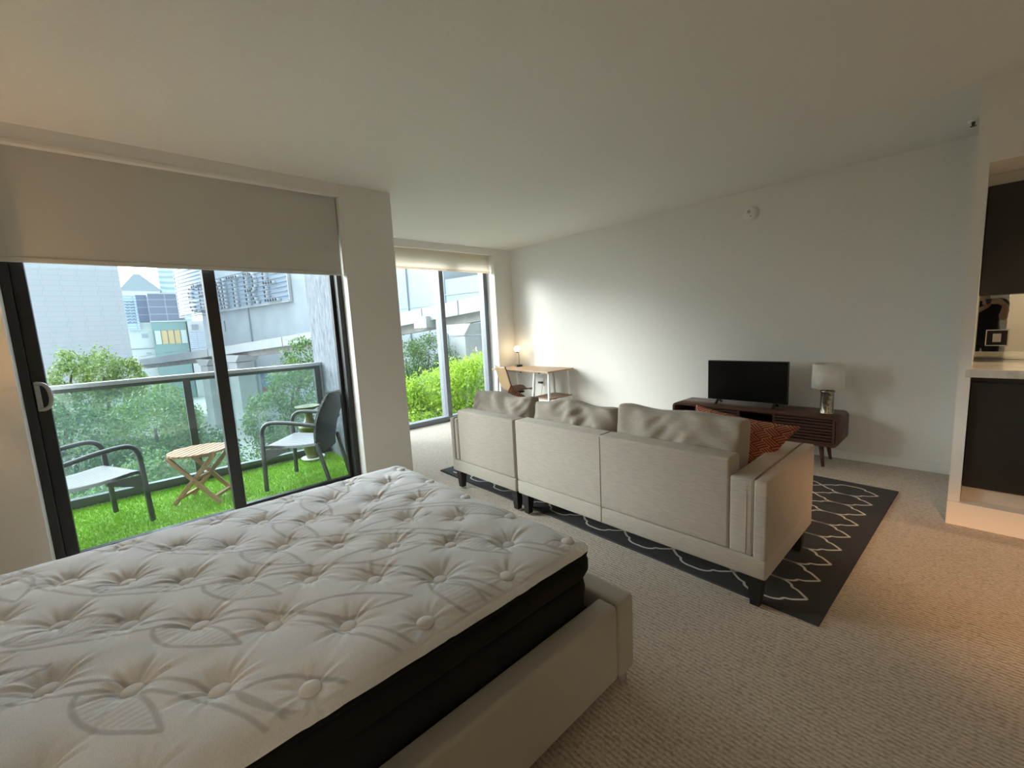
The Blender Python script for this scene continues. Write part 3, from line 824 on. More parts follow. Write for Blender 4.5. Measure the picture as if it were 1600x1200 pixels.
Lm = thing('table_lamp', 'table lamp with white drum shade and mercury glass base on the console', 'lamp', (-0.91, 4.66, 0.475))
def mercury():
    t = NT('mercury_glass'); v = t.coord(); n = t.noise(v, 55, 5, 0.75)
    c = t.ramp(n, [(0.35, (0.10, 0.085, 0.06, 1)), (0.65, (0.55, 0.50, 0.40, 1))])
    t.bsdf(c, 0.18, 0.85, t.bump(n, 0.15, 0.003)); return t.m
bc = (-0.91, 4.66, 0.4755)
MB().lathe([(0.054, 0), (0.057, 0.006), (0.054, 0.014), (0.051, 0.02), (0.051, 0.192), (0.055, 0.197), (0.057, 0.207), (0.053, 0.213), (0.012, 0.216)], bc, 40).build('lamp_base', mercury(), Lm)
MB().lathe([(0.011, 0.214), (0.011, 0.245), (0.018, 0.248), (0.018, 0.29), (0.004, 0.30)], bc, 20).build('neck', m_plain('aged_brass', (0.16, 0.12, 0.06, 1), 0.3, 0.8), Lm)
sh = MB()
rings = []
for rr_, z in ((0.122, 0.236), (0.119, 0.455), (0.1165, 0.455), (0.1195, 0.236)):
    rings.append([sh.bm.verts.new((bc[0] + rr_ * math.cos(2 * PI * k / 48), bc[1] + rr_ * math.sin(2 * PI * k / 48), bc[2] + z)) for k in range(48)])
for a in range(4):
    A, B = rings[a], rings[(a + 1) % 4]
    for k in range(48):
        f = sh.bm.faces.new((A[k], A[(k + 1) % 48], B[(k + 1) % 48], B[k])); f.smooth = a in (0, 2)
sh.build('lamp_shade', m_fabric('white_linen_shade', (0.80, 0.76, 0.68, 1), streak=(1, 1, 0.3), scale=220, var=0.05, bump=0.1), Lm)
MB().tube([(bc[0] - 0.119, bc[1], bc[2] + 0.44), (bc[0], bc[1], bc[2] + 0.435), (bc[0] + 0.119, bc[1], bc[2] + 0.44)], 0.002, 6).tube([(bc[0], bc[1], bc[2] + 0.29), (bc[0], bc[1], bc[2] + 0.437)], 0.003, 6).build('harp', m_plain('brass_wire', (0.3, 0.24, 0.12, 1), 0.3, 0.9), Lm)

# ------------------------------------------------------------------ desk in the corner
OAK = m_wood('oak_top', (0.47, 0.30, 0.175, 1), scale=5, stretch=(1, 10, 10), var=0.2)
OAK2 = m_wood('oak_shelf', (0.34, 0.215, 0.13, 1), scale=5, stretch=(1, 10, 10), var=0.2)
DK = thing('desk', 'wooden desk with white trestle legs in the corner by the tall window', 'desk', (-4.66, 4.65, 0))
mb = MB().box((-5.27, 4.355, 0.738), (-4.05, 4.92, 0.760), 0.004)
mb.build('desktop', OAK, DK)
def leg(p, q): MB().bar(p, q, 0.036, 0.026, 0.004, up=(1, 0, 0)).build('leg', M['white_metal'], DK)
for x0, x1 in ((-5.20, -5.20), (-4.38, -4.42), (-4.10, -4.07)):
    leg((x0, 4.43, 0.738), (x1, 4.375, 0.0)); leg((x0, 4.83, 0.738), (x1, 4.90, 0.0))
MB().box((-5.22, 4.44, 0.712), (-4.08, 4.462, 0.738)).box((-5.22, 4.80, 0.712), (-4.08, 4.822, 0.738)).build('apron_rail', M['white_metal'], DK)
MB().box((-4.42, 4.385, 0.352), (-4.06, 4.88, 0.370), 0.002).build('shelf', OAK2, DK)
for ys in (4.398, 4.872): MB().bar((-4.40, ys, 0.335), (-4.085, ys, 0.335), 0.03, 0.03, 0.003).build('stretcher', M['white_metal'], DK)
for x in (-4.62, -4.24): MB().box((x - 0.012, 4.364, 0.722), (x + 0.012, 4.385, 0.738), 0.003).build('bolt', M['black'], DK)

DL = thing('desk_lamp', 'small glowing globe lamp with black base on the desk', 'lamp', (-5.08, 4.78, 0.76))
b0 = (-5.08, 4.78, 0.7605)
MB().lathe([(0.058, 0), (0.06, 0.004), (0.06, 0.026), (0.056, 0.03), (0.001, 0.0305)], b0, 32).build('lamp_base', M['black'], DL)
MB().tube(smoothpath([(b0[0] + 0.012, b0[1], b0[2] + 0.03), (b0[0] + 0.012, b0[1], b0[2] + 0.20), (b0[0] + 0.004, b0[1], b0[2] + 0.235)], 6), 0.004, 8).lathe([(0.014, 0.0), (0.014, 0.02), (0.008, 0.024)], (b0[0] - 0.012, b0[1] - 0.012, b0[2] + 0.222), 16).build('stem', M['black'], DL)
g = MB(); gc = (b0[0] - 0.012, b0[1] - 0.012, b0[2] + 0.288)
g.lathe([(0.047 * math.sin(PI * k / 14), -0.047 * math.cos(PI * k / 14)) for k in range(1, 14)], gc, 28)
g.build('globe_bulb', m_emit('warm_glow', (1.0, 0.80, 0.52, 1), 9.0), DL)

# ------------------------------------------------------------------ desk chair: one moulded shell on a pedestal
DC = thing('desk_chair', 'tan moulded shell swivel chair pulled up to the desk', 'chair', (0, 0, 0))
prof = smoothpath([(-0.205, 0.435), (-0.14, 0.452), (0.0, 0.446), (0.12, 0.440), (0.175, 0.462), (0.215, 0.53), (0.25, 0.66), (0.292, 0.825)], 5)   # (back-distance, height)
SH = MB(); rowsT, rowsB = [], []
npf = len(prof)
for k, p in enumerate(prof):
    yb, z = p.x, p.y
    a = prof[min(k + 1, npf - 1)] - prof[max(k - 1, 0)]; a = Vector((a.x, a.y, 0)).normalized(); nn = Vector((a.y, -a.x, 0))
    t = k / (npf - 1); hw = 0.225 if t < 0.45 else 0.225 - 0.02 * (t - 0.45) / 0.55
    if t < 0.08: hw *= 0.86 + 0.14 * t / 0.08
    if t > 0.92: hw *= 1 - 0.10 * (t - 0.92) / 0.08
    rt_, rb_ = [], []
    for s in range(13):
        w = -1 + 2 * s / 12; dish = 0.030 * (w * w) ** 1.2
        # the edges curl towards the sitter
        rt_.append(SH.bm.verts.new((w * hw, -yb + nn.x * dish, z - nn.y * dish)))
        rb_.append(SH.bm.verts.new((w * hw, -yb + nn.x * (dish - 0.013), z - nn.y * (dish - 0.013))))
    rowsT.append(rt_); rowsB.append(rb_)
for k in range(npf - 1):
    for s in range(12):
        for A, mi in ((rowsT, 0), (rowsB, 1)):
            f = SH.bm.faces.new((A[k][s], A[k][s + 1], A[k + 1][s + 1], A[k + 1][s])); f.smooth = True; f.material_index = mi
    for s in (0, 12):
        f = SH.bm.faces.new((rowsT[k][s], rowsT[k + 1][s], rowsB[k + 1][s], rowsB[k][s])); f.material_index = 2
for k in (0, npf - 1):
    for s in range(12):
        f = SH.bm.faces.new((rowsT[k][s], rowsT[k][s + 1], rowsB[k][s + 1], rowsB[k][s])); f.material_index = 2
SH.build('shell', [m_plain('brown_leather', (0.15, 0.075, 0.045, 1), 0.5), m_wood('tan_plywood', (0.42, 0.27, 0.15, 1), scale=6, stretch=(8, 1, 1), var=0.15), m_plain('dark_edge', (0.06, 0.035, 0.022, 1), 0.5)], DC, world=False)
MB().lathe([(0.03, 0.10), (0.03, 0.28), (0.02, 0.285), (0.02, 0.40)], (0, 0, 0), 20).lathe([(0.11, 0.40), (0.11, 0.412), (0.08, 0.43)], (0, 0, 0), 24).build('pedestal', M['black'], DC, world=False)
for k in range(5):
    a = 2 * PI * k / 5 + 0.3
    lg = MB().tube([(0.02 * math.cos(a), 0.02 * math.sin(a), 0.12), (0.27 * math.cos(a), 0.27 * math.sin(a), 0.065)], [0.022, 0.014], 10).build('leg', M['black'], DC, world=False)
    MB().lathe([(0.024, -0.011), (0.026, -0.006), (0.026, 0.006), (0.024, 0.011)], (0.27 * math.cos(a), 0.27 * math.sin(a), 0.027), 16, mat=Matrix.Rotation(a, 4, 'Z') @ Matrix.Rotation(R(90), 4, 'X')).build('castor', M['black'], lg, world=False)
DC.location = (-4.81, 4.47, 0.0); DC.rotation_euler = (0, 0, R(-18))
# ------------------------------------------------------------------ balcony
struct(MB().box((-5.50, -3.2, -0.22), (-3.95, 1.80, -0.012)).build('floor_balcony', m_plain('balcony_concrete', (0.30, 0.30, 0.29, 1), 0.9)), 'concrete balcony slab', 'floor')
struct(MB().box((-5.62, 1.78, -4.6), (-3.93, 1.90, 3.4)).build('wall_balcony', M['stucco']), 'rough grey stucco wall at the end of the balcony', 'wall')
struct(MB().box((-5.50, -3.3, -0.22), (-3.95, -3.18, 3.0)).build('wall_balcony_end', M['stucco']), 'stucco wall at the far left end of the balcony', 'wall')
def turf():
    t = NT('turf_blades'); g = t.n('ShaderNodeNewGeometry'); n = t.noise(t.coord(), 6, 3)
    f = t.math('ADD', t.math('MULTIPLY', g.outputs['Random Per Island'], 0.6), t.math('MULTIPLY', n, 0.4))
    c = t.ramp(f, [(0.1, (0.12, 0.30, 0.012, 1)), (0.55, (0.24, 0.46, 0.030, 1)), (0.95, (0.40, 0.62, 0.08, 1))])
    b = t.n('ShaderNodeBsdfPrincipled'); t.l(c, b.inputs['Base Color']); b.inputs['Roughness'].default_value = 0.6
    tl = t.n('ShaderNodeBsdfTranslucent'); t.l(c, tl.inputs[0]); mx = t.n('ShaderNodeMixShader'); mx.inputs[0].default_value = 0.3
    t.l(b.outputs[0], mx.inputs[1]); t.l(tl.outputs[0], mx.inputs[2]); t.l(mx.outputs[0], t.out.inputs[0]); return t.m
N = 36000
bx = RNG.uniform(-5.335, -3.96, N); by = RNG.uniform(-1.6, 1.775, N); a = RNG.uniform(0, 2 * PI, N); h = RNG.uniform(0.016, 0.034, N); w = RNG.uniform(0.0025, 0.005, N)
lx, ly = RNG.normal(0, 0.012, N), RNG.normal(0, 0.012, N)
ca, sa = np.cos(a) * w, np.sin(a) * w
V = np.stack([np.stack([bx - ca, by - sa, np.full(N, -0.012)], 1), np.stack([bx + ca, by + sa, np.full(N, -0.012)], 1), np.stack([bx + lx, by + ly, h - 0.012], 1)], 1).reshape(-1, 3)
V = np.concatenate([V, [[-5.335, -1.6, -0.010], [-3.955, -1.6, -0.010], [-3.955, 1.778, -0.010], [-5.335, 1.778, -0.010]]])
F = np.arange(3 * N).reshape(-1, 3).tolist() + [[3 * N, 3 * N + 1, 3 * N + 2, 3 * N + 3]]
me = bpy.data.meshes.new('artificial_grass'); me.from_pydata(V.tolist(), [], F)
tag(link('artificial_grass', me, turf()), 'bright green artificial grass covering the balcony floor', 'artificial grass', kind='stuff')

RL = thing('glass_railing', 'glass balcony railing with dark metal posts and grey top rail', 'railing', (-5.38, -0.4, 0))
RM = m_plain('railing_metal', (0.085, 0.09, 0.095, 1), 0.35, 0.5, var=0.04)
RM2 = m_plain('brushed_rail_top', (0.42, 0.44, 0.46, 1), 0.3, 0.7, var=0.04)
MB().box((-5.415, -3.1, 1.065), (-5.345, 1.775, 1.105), 0.006, mi=0).build('top_rail', RM2, RL)
MB().box((-5.402, -3.1, 1.035), (-5.358, 1.70, 1.066), 0.002).build('sub_rail', RM, RL)
MB().box((-5.42, -3.1, 0.0), (-5.345, 1.775, 0.082), 0.003).build('bottom_rail', RM, RL)
for y in (-2.10, -0.835, 0.432, 1.690): MB().box((-5.41, y, 0.08), (-5.35, y + 0.062, 1.066), 0.003).build('post', RM, RL)
for y0, y1 in ((-2.035, -0.838), (-0.77, 0.429), (0.497, 1.687)): MB().box((-5.386, y0, 0.08), (-5.374, y1, 1.036)).build('glass_panel', M['rail_glass'], RL)
MB().box((-5.40, 1.752, 0.3), (-5.36, 1.778, 1.066), 0.003).build('lit_post_side', RM2, RL)  # pale strip puts the lit side of the end post into colour

# ------------------------------------------------------------------ woven balcony armchairs
def wicker():
    t = NT('woven_resin')
    v = t.coord(scale=(1, 1, 1))
    wv = t.n('ShaderNodeTexWave', wave_type='BANDS', bands_direction='Z'); wv.inputs['Scale'].default_value = 28; wv.inputs['Distortion'].default_value = 0.6; wv.inputs['Detail'].default_value = 1
    t.l(v, wv.inputs['Vector']); n = t.noise(v, 120, 3)
    c = t.ramp(wv.outputs['Fac'], [(0.2, (0.030, 0.031, 0.032, 1)), (0.8, (0.12, 0.122, 0.122, 1))])
    t.bsdf(c, 0.55, 0, t.bump(wv.outputs['Fac'], 0.8, 0.006)); return t.m
def wicker_seat():
    t = NT('woven_seat')
    v = t.coord()
    wv = t.n('ShaderNodeTexWave', wave_type='BANDS', bands_direction='X'); wv.inputs['Scale'].default_value = 8.5; wv.inputs['Distortion'].default_value = 0.3
    t.l(v, wv.inputs['Vector'])
    c = t.ramp(wv.outputs['Fac'], [(0.25, (0.06, 0.06, 0.062, 1)), (0.60, (0.36, 0.36, 0.37, 1))])
    t.bsdf(c, 0.5, 0, t.bump(wv.outputs['Fac'], 0.8, 0.006)); return t.m
WK, WKS = wicker(), wicker_seat()
FR = m_plain('chair_frame', (0.085, 0.088, 0.088, 1), 0.42, 0.2, var=0.05)
def sheet(grid, th, name, mats, parent):
    """grid[j][i] of points, thickened along their normals"""
    mb = MB(); J, I_ = len(grid), len(grid[0])
    def nrm(j, i):
        a = Vector(grid[j][min(i + 1, I_ - 1)]) - Vector(grid[j][max(i - 1, 0)]); b = Vector(grid[min(j + 1, J - 1)][i]) - Vector(grid[max(j - 1, 0)][i])
        return a.cross(b).normalized()
    A = [[mb.bm.verts.new(Vector(grid[j][i]) + nrm(j, i) * th / 2) for i in range(I_)] for j in range(J)]
    B = [[mb.bm.verts.new(Vector(grid[j][i]) - nrm(j, i) * th / 2) for i in range(I_)] for j in range(J)]
    for j in range(J - 1):
        for i in range(I_ - 1):
            for f in (mb.bm.faces.new((A[j][i], A[j][i + 1], A[j + 1][i + 1], A[j + 1][i])), mb.bm.faces.new((B[j][i], B[j + 1][i], B[j + 1][i + 1], B[j][i + 1]))): f.smooth = True
        for i in (0, I_ - 1): mb.bm.faces.new((A[j][i], A[j + 1][i], B[j + 1][i], B[j][i]))
    for j in (0, J - 1):
        for i in range(I_ - 1): mb.bm.faces.new((A[j][i], A[j][i + 1], B[j][i + 1], B[j][i]))
    return mb.build(name, mats, parent, world=False)
def armchair(label):
    c = thing('wicker_armchair', label, 'chair', (0, 0, 0), 'woven balcony armchairs')
    for s in (-1, 1):
        MB().bar((s * 0.272, 0.262, 0.012), (s * 0.266, 0.245, 0.555), 0.030, 0.036, 0.009).build('leg', FR, c, world=False)
        MB().bar((s * 0.215, -0.315, 0.012), (s * 0.225, -0.225, 0.43), 0.030, 0.034, 0.009).build('leg', FR, c, world=False)
        arm = smoothpath([(s * 0.266, 0.245, 0.53), (s * 0.266, 0.238, 0.585), (s * 0.268, 0.205, 0.632), (s * 0.270, 0.14, 0.652), (s * 0.270, 0.0, 0.645), (s * 0.262, -0.14, 0.622), (s * 0.245, -0.255, 0.600)], 6)
        MB().tube(arm, 0.0185, 10).build('armrest', FR, c, world=False)
        MB().prism([(0.245, 0.40), (0.245, 0.30), (0.20, 0.315), (0.02, 0.385), (0.02, 0.41)], -0.012, 0.012, mat=Matrix.Translation((s * 0.258, 0, 0)) @ Matrix(((0, 0, 1, 0), (1, 0, 0, 0), (0, 1, 0, 0), (0, 0, 0, 1)))).build('side_brace', FR, c, world=False)
    grid = [[(u * (0.262 - 0.03 * (1 - v)), -0.225 + v * 0.49, 0.425 + 0.012 * v - 0.022 * math.sin(PI * v) * (1 - 0.3 * u * u) + (-0.03 * max(0, (v - 0.85) / 0.15) ** 2)) for u in np.linspace(-1, 1, 13)] for v in np.linspace(0, 1, 13)]
    sheet(grid, 0.024, 'seat', WKS, c)
    grid = []
    for v in np.linspace(0, 1, 17):
        z = 0.33 + v * 0.56; yb = -0.205 - 0.035 * v - 0.16 * v ** 1.9 + 0.02 * math.sin(PI * v)
        hw = 0.20 + 0.075 * min(1, max(0, (v - 0.12) / 0.55)) ** 0.8
        grid.append([(u * hw, yb - 0.025 * (1 - u * u), z + 0.012 * (v > 0.97) * (1 - u * u) + 0.018 * v * abs(u) ** 3) for u in np.linspace(-1, 1, 13)])
    sheet(grid, 0.022, 'backrest', WK, c)
    return c
ch = armchair('dark woven resin armchair beside the stucco wall, right of the folding table')
ch.location = (-4.40, 1.225, -0.0); ch.rotation_euler = (0, 0, R(137))
ch2 = copy_thing(ch, (-4.545, -0.315, 0.0), R(24), 'dark woven resin armchair behind the door frame, left of the folding table')

# ------------------------------------------------------------------ folding wooden table
TK = m_wood('weathered_teak', (0.42, 0.235, 0.13, 1), scale=7, stretch=(2, 14, 14), var=0.22, rough=0.6)
FT = thing('folding_table', 'small slatted wooden folding table on the artificial grass between the armchairs', 'table', (0, 0, 0))
mb = MB(); rad = 0.232
for k in range(9):
    a0 = -rad + k * (2 * rad / 9) + 0.006; a1 = a0 + 2 * rad / 9 - 0.012
    poly = []
    xs = np.linspace(a0, a1, 4)
    lim = lambda x: math.sqrt(max(0.0004, rad * rad - x * x))
    poly = [(x, lim(x)) for x in xs] + [(x, -lim(x)) for x in xs[::-1]]
    mb.prism(poly[::-1], 0.446, 0.462)
for y in (-0.11, 0.11): mb.box((-0.20, y - 0.014, 0.418), (0.20, y + 0.014, 0.441), 0.003)
mb.lathe([(0.215, 0.441), (0.215, 0.446)], (0, 0, 0), 32, mi=1)  # dark disc added so the gaps between slats read as shaded
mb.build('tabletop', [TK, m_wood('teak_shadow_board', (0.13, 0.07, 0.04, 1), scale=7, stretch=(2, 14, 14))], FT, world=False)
for y, s in ((-0.135, 1), (0.112, 1), (-0.112, -1), (0.135, -1)):
    MB().bar((-s * 0.185, y, 0.43), (s * 0.20, y, 0.003), 0.020, 0.036, 0.004, up=(1, 0, 0)).build('leg', TK, FT, world=False)
for x, z, y in ((0.155, 0.055, 0.135), (-0.155, 0.055, 0.135), (0.0, 0.218, 0.15)):
    MB().box((x - 0.014, -y, z - 0.012), (x + 0.014, y, z + 0.012), 0.003).build('stretcher', TK, FT, world=False)
FT.location = (-4.68, 0.42, 0.0); FT.rotation_euler = (0, 0, R(52))

# ------------------------------------------------------------------ planter pedestal in the corner
OL = m_plain('olive_glaze', (0.115, 0.115, 0.035, 1), 0.4, var=0.25, scale=9)
PP = thing('planter', 'olive green waisted planter pot with wide rim behind the woven chair', 'planter', (-5.19, 1.52, 0.0))
pc = (-5.19, 1.52, 0.0)
MB().lathe([(0.10, 0.0), (0.125, 0.014), (0.128, 0.026), (0.118, 0.026), (0.07, 0.018)], pc, 32).build('saucer', M['white_metal'], PP)
MB().lathe([(0.066, 0.018), (0.075, 0.06), (0.112, 0.22), (0.115, 0.37), (0.120, 0.375), (0.120, 0.40), (0.104, 0.405), (0.055, 0.455), (0.043, 0.49), (0.043, 0.535), (0.058, 0.575), (0.10, 0.602), (0.135, 0.618), (0.137, 0.628), (0.125, 0.628), (0.05, 0.595), (0.002, 0.59)], pc, 36).build('pot', OL, PP)
# ------------------------------------------------------------------ the city beyond the balcony (street level is 4.6 m below the floor)
GZ = -4.6
struct(MB().box((-260, -160, GZ - 0.5), (-6.5, 160, GZ)).build('ground', m_plain('plaza_paving', (0.42, 0.42, 0.40, 1), 0.9, var=0.12, scale=0.4)), 'pale street level paving', 'ground')
def panel_mat(name, col, bw, bh, mort, axis='y', var=0.05, mcol=None, off=0.5):
    """big facade panels with thin joints (brick texture in the wall's plane)"""
    t = NT(name)
    c = t.n('ShaderNodeTexCoord'); s = t.n('ShaderNodeSeparateXYZ'); t.l(c.outputs['Object'], s.inputs[0])
    k = t.n('ShaderNodeCombineXYZ'); t.l(s.outputs[1 if axis == 'y' else 0], k.inputs[0]); t.l(s.outputs[2], k.inputs[1])
    b = t.n('ShaderNodeTexBrick'); b.offset = off; t.l(k.outputs[0], b.inputs['Vector'])
    b.inputs['Scale'].default_value = 1; b.inputs['Brick Width'].default_value = bw; b.inputs['Row Height'].default_value = bh; b.inputs['Mortar Size'].default_value = mort
    b.inputs['Color1'].default_value = col; b.inputs['Color2'].default_value = dark(col, 1 - var); b.inputs['Mortar'].default_value = mcol or dark(col, 0.6)
    n = t.noise(t.coord(), 0.8, 4)
    cc = t.mixc(t.math('MULTIPLY', n, 0.22), b.outputs['Color'], dark(col, 0.82))
    t.bsdf(cc, 0.8); return t.m
CONC = m_plain('pale_concrete', (0.43, 0.475, 0.505, 1), 0.85, var=0.09, scale=0.6)
CONC2 = m_plain('bright_concrete', (0.50, 0.52, 0.525, 1), 0.85, var=0.06, scale=0.8)
DCON = m_plain('dark_concrete', (0.20, 0.21, 0.22, 1), 0.85, var=0.1, scale=0.8)  # darker grey concrete for bars, cornice and joints
# blank white panel building
o = MB().box((-52, -13.0, GZ), (-38, 0.66, 13)).build('panel_building', panel_mat('white_wall_panels', (0.60, 0.65, 0.69, 1), 0.80, 0.31, 0.008, mcol=(0.44, 0.49, 0.53, 1), off=0.12, var=0.02))
tag(origin(o, (-45, -6, GZ)), 'tall blank white panel building at the left behind the trees', 'building')
# mixed block in the middle
MBK = thing('office_block', 'mid distance block with slate top and green window storey', 'building', (-66, 4.4, GZ))
SL = panel_mat('slate_cladding', (0.19, 0.215, 0.28, 1), 1.45, 0.78, 0.035, mcol=(0.36, 0.39, 0.45, 1), off=0.0)
MB().box((-72, 2.98, 4.0), (-60, 5.93, 6.95)).box((-72, 2.05, 4.0), (-60.8, 2.98, 6.85)).build('slate_storey', SL, MBK)
MB().box((-60.12, 2.9, 3.93), (-59.9, 5.96, 4.06)).box((-60.12, 2.98, 6.9), (-59.95, 5.95, 7.0)).build('ledge', CONC2, MBK)
MB().box((-72, 2.95, GZ), (-60, 5.93, 4.0)).build('green_storey', m_plain('sea_green_wall', (0.20, 0.315, 0.305, 1), 0.7, var=0.06, scale=0.7), MBK)
for k in range(5):
    y = 3.10 + k * 0.56
    w = MB().box((-60.06, y, 1.55), (-59.98, y + 0.50, 3.0)).build('window', m_plain('lit_blind_%d' % k if False else 'window_blinds', [(0.50, 0.58, 0.54, 1), (0.52, 0.43, 0.23, 1), (0.52, 0.43, 0.23, 1), (0.52, 0.43, 0.23, 1), (0.50, 0.58, 0.54, 1)][k], 0.5), MBK)
    MB().box((-59.99, y - 0.045, 1.5), (-59.94, y - 0.01, 3.05)).build('window_bar', DCON, MBK)
MB().box((-72, 0.70, GZ), (-60.5, 2.95, 3.95)).build('pale_wing', m_plain('pale_green_wall', (0.46, 0.52, 0.505, 1), 0.8, var=0.05, scale=0.7), MBK)
MB().box((-60.52, 0.75, 1.14), (-60.42, 2.95, 1.19)).build('cornice', DCON, MBK)
for y0, y1, z0, z1 in ((2.05, 2.55, 2.3, 2.75), (2.2, 2.62, 0.55, 0.75)):
    MB().box((-60.52, y0, z0), (-60.45, y1, z1)).build('vent_grille', m_plain('grey_vent', (0.30, 0.34, 0.38, 1), 0.6), MBK)
LV = panel_mat('blue_louvres', (0.40, 0.52, 0.64, 1), 60, 0.28, 0.05, mcol=(0.27, 0.36, 0.46, 1), off=0.0)
o = thing('louvre_sign', 'small blue louvred sign wall with wavy bars beside the white building', 'sign', (-60, 1.8, 3.0))
MB().box((-60.2, 1.0, 3.15), (-59.9, 2.02, 6.7)).build('louvre_panel', LV, o)
for k in range(8):
    for cxk, ph in ((1.25, 0.0), (1.66, 1.6)):
        z = 6.05 - k * 0.30
        MB().tube([(-59.84, cxk - 0.17 + q * 0.068, z + 0.05 * math.sin(q * 1.5 + k * 0.5 + ph)) for q in range(6)], 0.042, 6).build('wavy_bar', DCON, o)
o = thing('service_block', 'grey corrugated service block right of the green storey', 'building', (-62, 6.7, GZ))
MB().box((-66, 6.02, GZ), (-59.5, 7.5, 3.95)).build('wall', CONC2, o)
MB().box((-59.52, 6.02, 0.6), (-59.42, 7.3, 2.75)).build('corrugated_panel', panel_mat('grey_corrugation', (0.46, 0.53, 0.60, 1), 60, 0.22, 0.045, mcol=(0.30, 0.36, 0.42, 1), off=0.0), o)
MB().box((-59.52, 6.35, 2.95), (-59.42, 6.95, 3.55)).build('vent_grille', m_plain('vent_grey', (0.26, 0.30, 0.34, 1), 0.6), o)
# distant towers
def wavy_glass():
    t = NT('wavy_glass_tower'); v = t.coord()
    wv = t.n('ShaderNodeTexWave', wave_type='BANDS', bands_direction='Z'); wv.inputs['Scale'].default_value = 0.34; wv.inputs['Distortion'].default_value = 2.5; wv.inputs['Detail Scale'].default_value = 0.8
    t.l(v, wv.inputs['Vector'])
    t.bsdf(t.ramp(wv.outputs['Fac'], [(0.3, (0.40, 0.58, 0.62, 1)), (0.7, (0.66, 0.80, 0.82, 1))]), 0.3); return t.m
o = MB().box((-110, 6.6, GZ), (-95, 10.4, 26)).build('glass_tower', wavy_glass()); tag(origin(o, (-100, 8, GZ)), 'distant pale teal glass tower with wavy bands', 'building')
o = thing('gabled_roof_building', 'distant pale building with sloping grey roof beside the white wall', 'building', (-95, 3.6, GZ))
MB().box((-102, 1.6, GZ), (-92, 6.3, 10.4)).build('wall', m_plain('hazy_white', (0.72, 0.75, 0.74, 1), 0.8), o)
MB().prism([(1.2, 10.3), (6.6, 10.3), (4.0, 12.9), (3.3, 12.9)], -102.5, -91.5, mat=Matrix(((0, 0, 1, 0), (1, 0, 0, 0), (0, 1, 0, 0), (0, 0, 0, 1)))).build('roof', m_plain('hazy_slate', (0.36, 0.45, 0.50, 1), 0.7), o)
# long concrete building with the lettered louvre wall
FD = Vector((-0.9775, -0.2111, 0)); FN = Vector((0.2111, -0.9775, 0)); FP = Vector((-44.631, 5.75, 0))
FM = Matrix((FD, FN, Vector((0, 0, 1)))).transposed().to_4x4(); FM.translation = FP       # local x runs along the wall (away), y out of it, z up
ST = thing('concrete_building', 'long pale concrete building with blue louvre wall and metal stud letters', 'building', (-36, 7.6, GZ))
MB().box((-28.0, -9, GZ), (0.5, 0, 9.6), mat=FM).build('wall', CONC, ST)
MB().box((-46, -8, GZ), (-28.0, -0.05, 3.78), mat=FM).build('parapet_wall', m_plain('pale_blue_concrete', (0.37, 0.43, 0.475, 1), 0.85, var=0.06, scale=0.6), ST)
MB().box((-46, -9, GZ), (-28.0, -8.0, 8.2), mat=FM).build('rear_wall', CONC2, ST)
MB().box((-8.2, 0, GZ), (-8.0, 0.12, 3.8), mat=FM).box((-25.5, 0, GZ), (-25.4, 0.08, 8), mat=FM).box((-21.5, 0, GZ), (-21.42, 0.05, 8), mat=FM).build('pilaster', m_plain('grey_joint', (0.36, 0.41, 0.44, 1), 0.8), ST)
MB().box((-46, -0.06, 2.62), (-22, 0.02, 2.68), mat=FM).box((-46, -0.06, 3.05), (-28, -0.02, 3.10), mat=FM).build('wall_joint', m_plain('grey_joint_line', (0.40, 0.46, 0.49, 1), 0.8), ST)
MB().box((-3.78, 0.0, 2.25), (-3.55, 0.06, 3.1), mat=FM).build('vent_grille', m_plain('vent_slate', (0.30, 0.34, 0.38, 1), 0.6), ST)
pm = MB()
z = 3.92
pm.box((-14.35, 0.02, 3.86), (-2.6, 0.16, 6.42), mat=FM).box((-2.6, 0.02, 3.98), (4.9, 0.16, 8.6), mat=FM)
for k in range(9): pm.bar(FM @ Vector((-14.3, 0.2, 3.93 + k * 0.305)), FM @ Vector((-2.6, 0.2, 3.93 + k * 0.305)), 0.10, 0.045)
for k in range(15): pm.bar(FM @ Vector((-2.55, 0.2, 4.03 + k * 0.305)), FM @ Vector((4.85, 0.2, 4.03 + k * 0.305)), 0.10, 0.045)
pm.build('louvre_wall', m_plain('blue_grey_louvre', (0.40, 0.48, 0.56, 1), 0.5, 0.2, var=0.05), ST)
MB().box((4.95, 0.02, 3.9), (5.05, 0.2, 8.6), mat=FM).box((-14.45, 0.02, 3.8), (-14.3, 0.2, 6.5), mat=FM).box((-14.4, 0.02, 3.8), (4.9, 0.24, 3.9), mat=FM).build('louvre_frame', CONC2, ST)
rz = [6.10, 5.82, 5.53, 5.22, 4.92, 4.62, 4.34, 4.05]
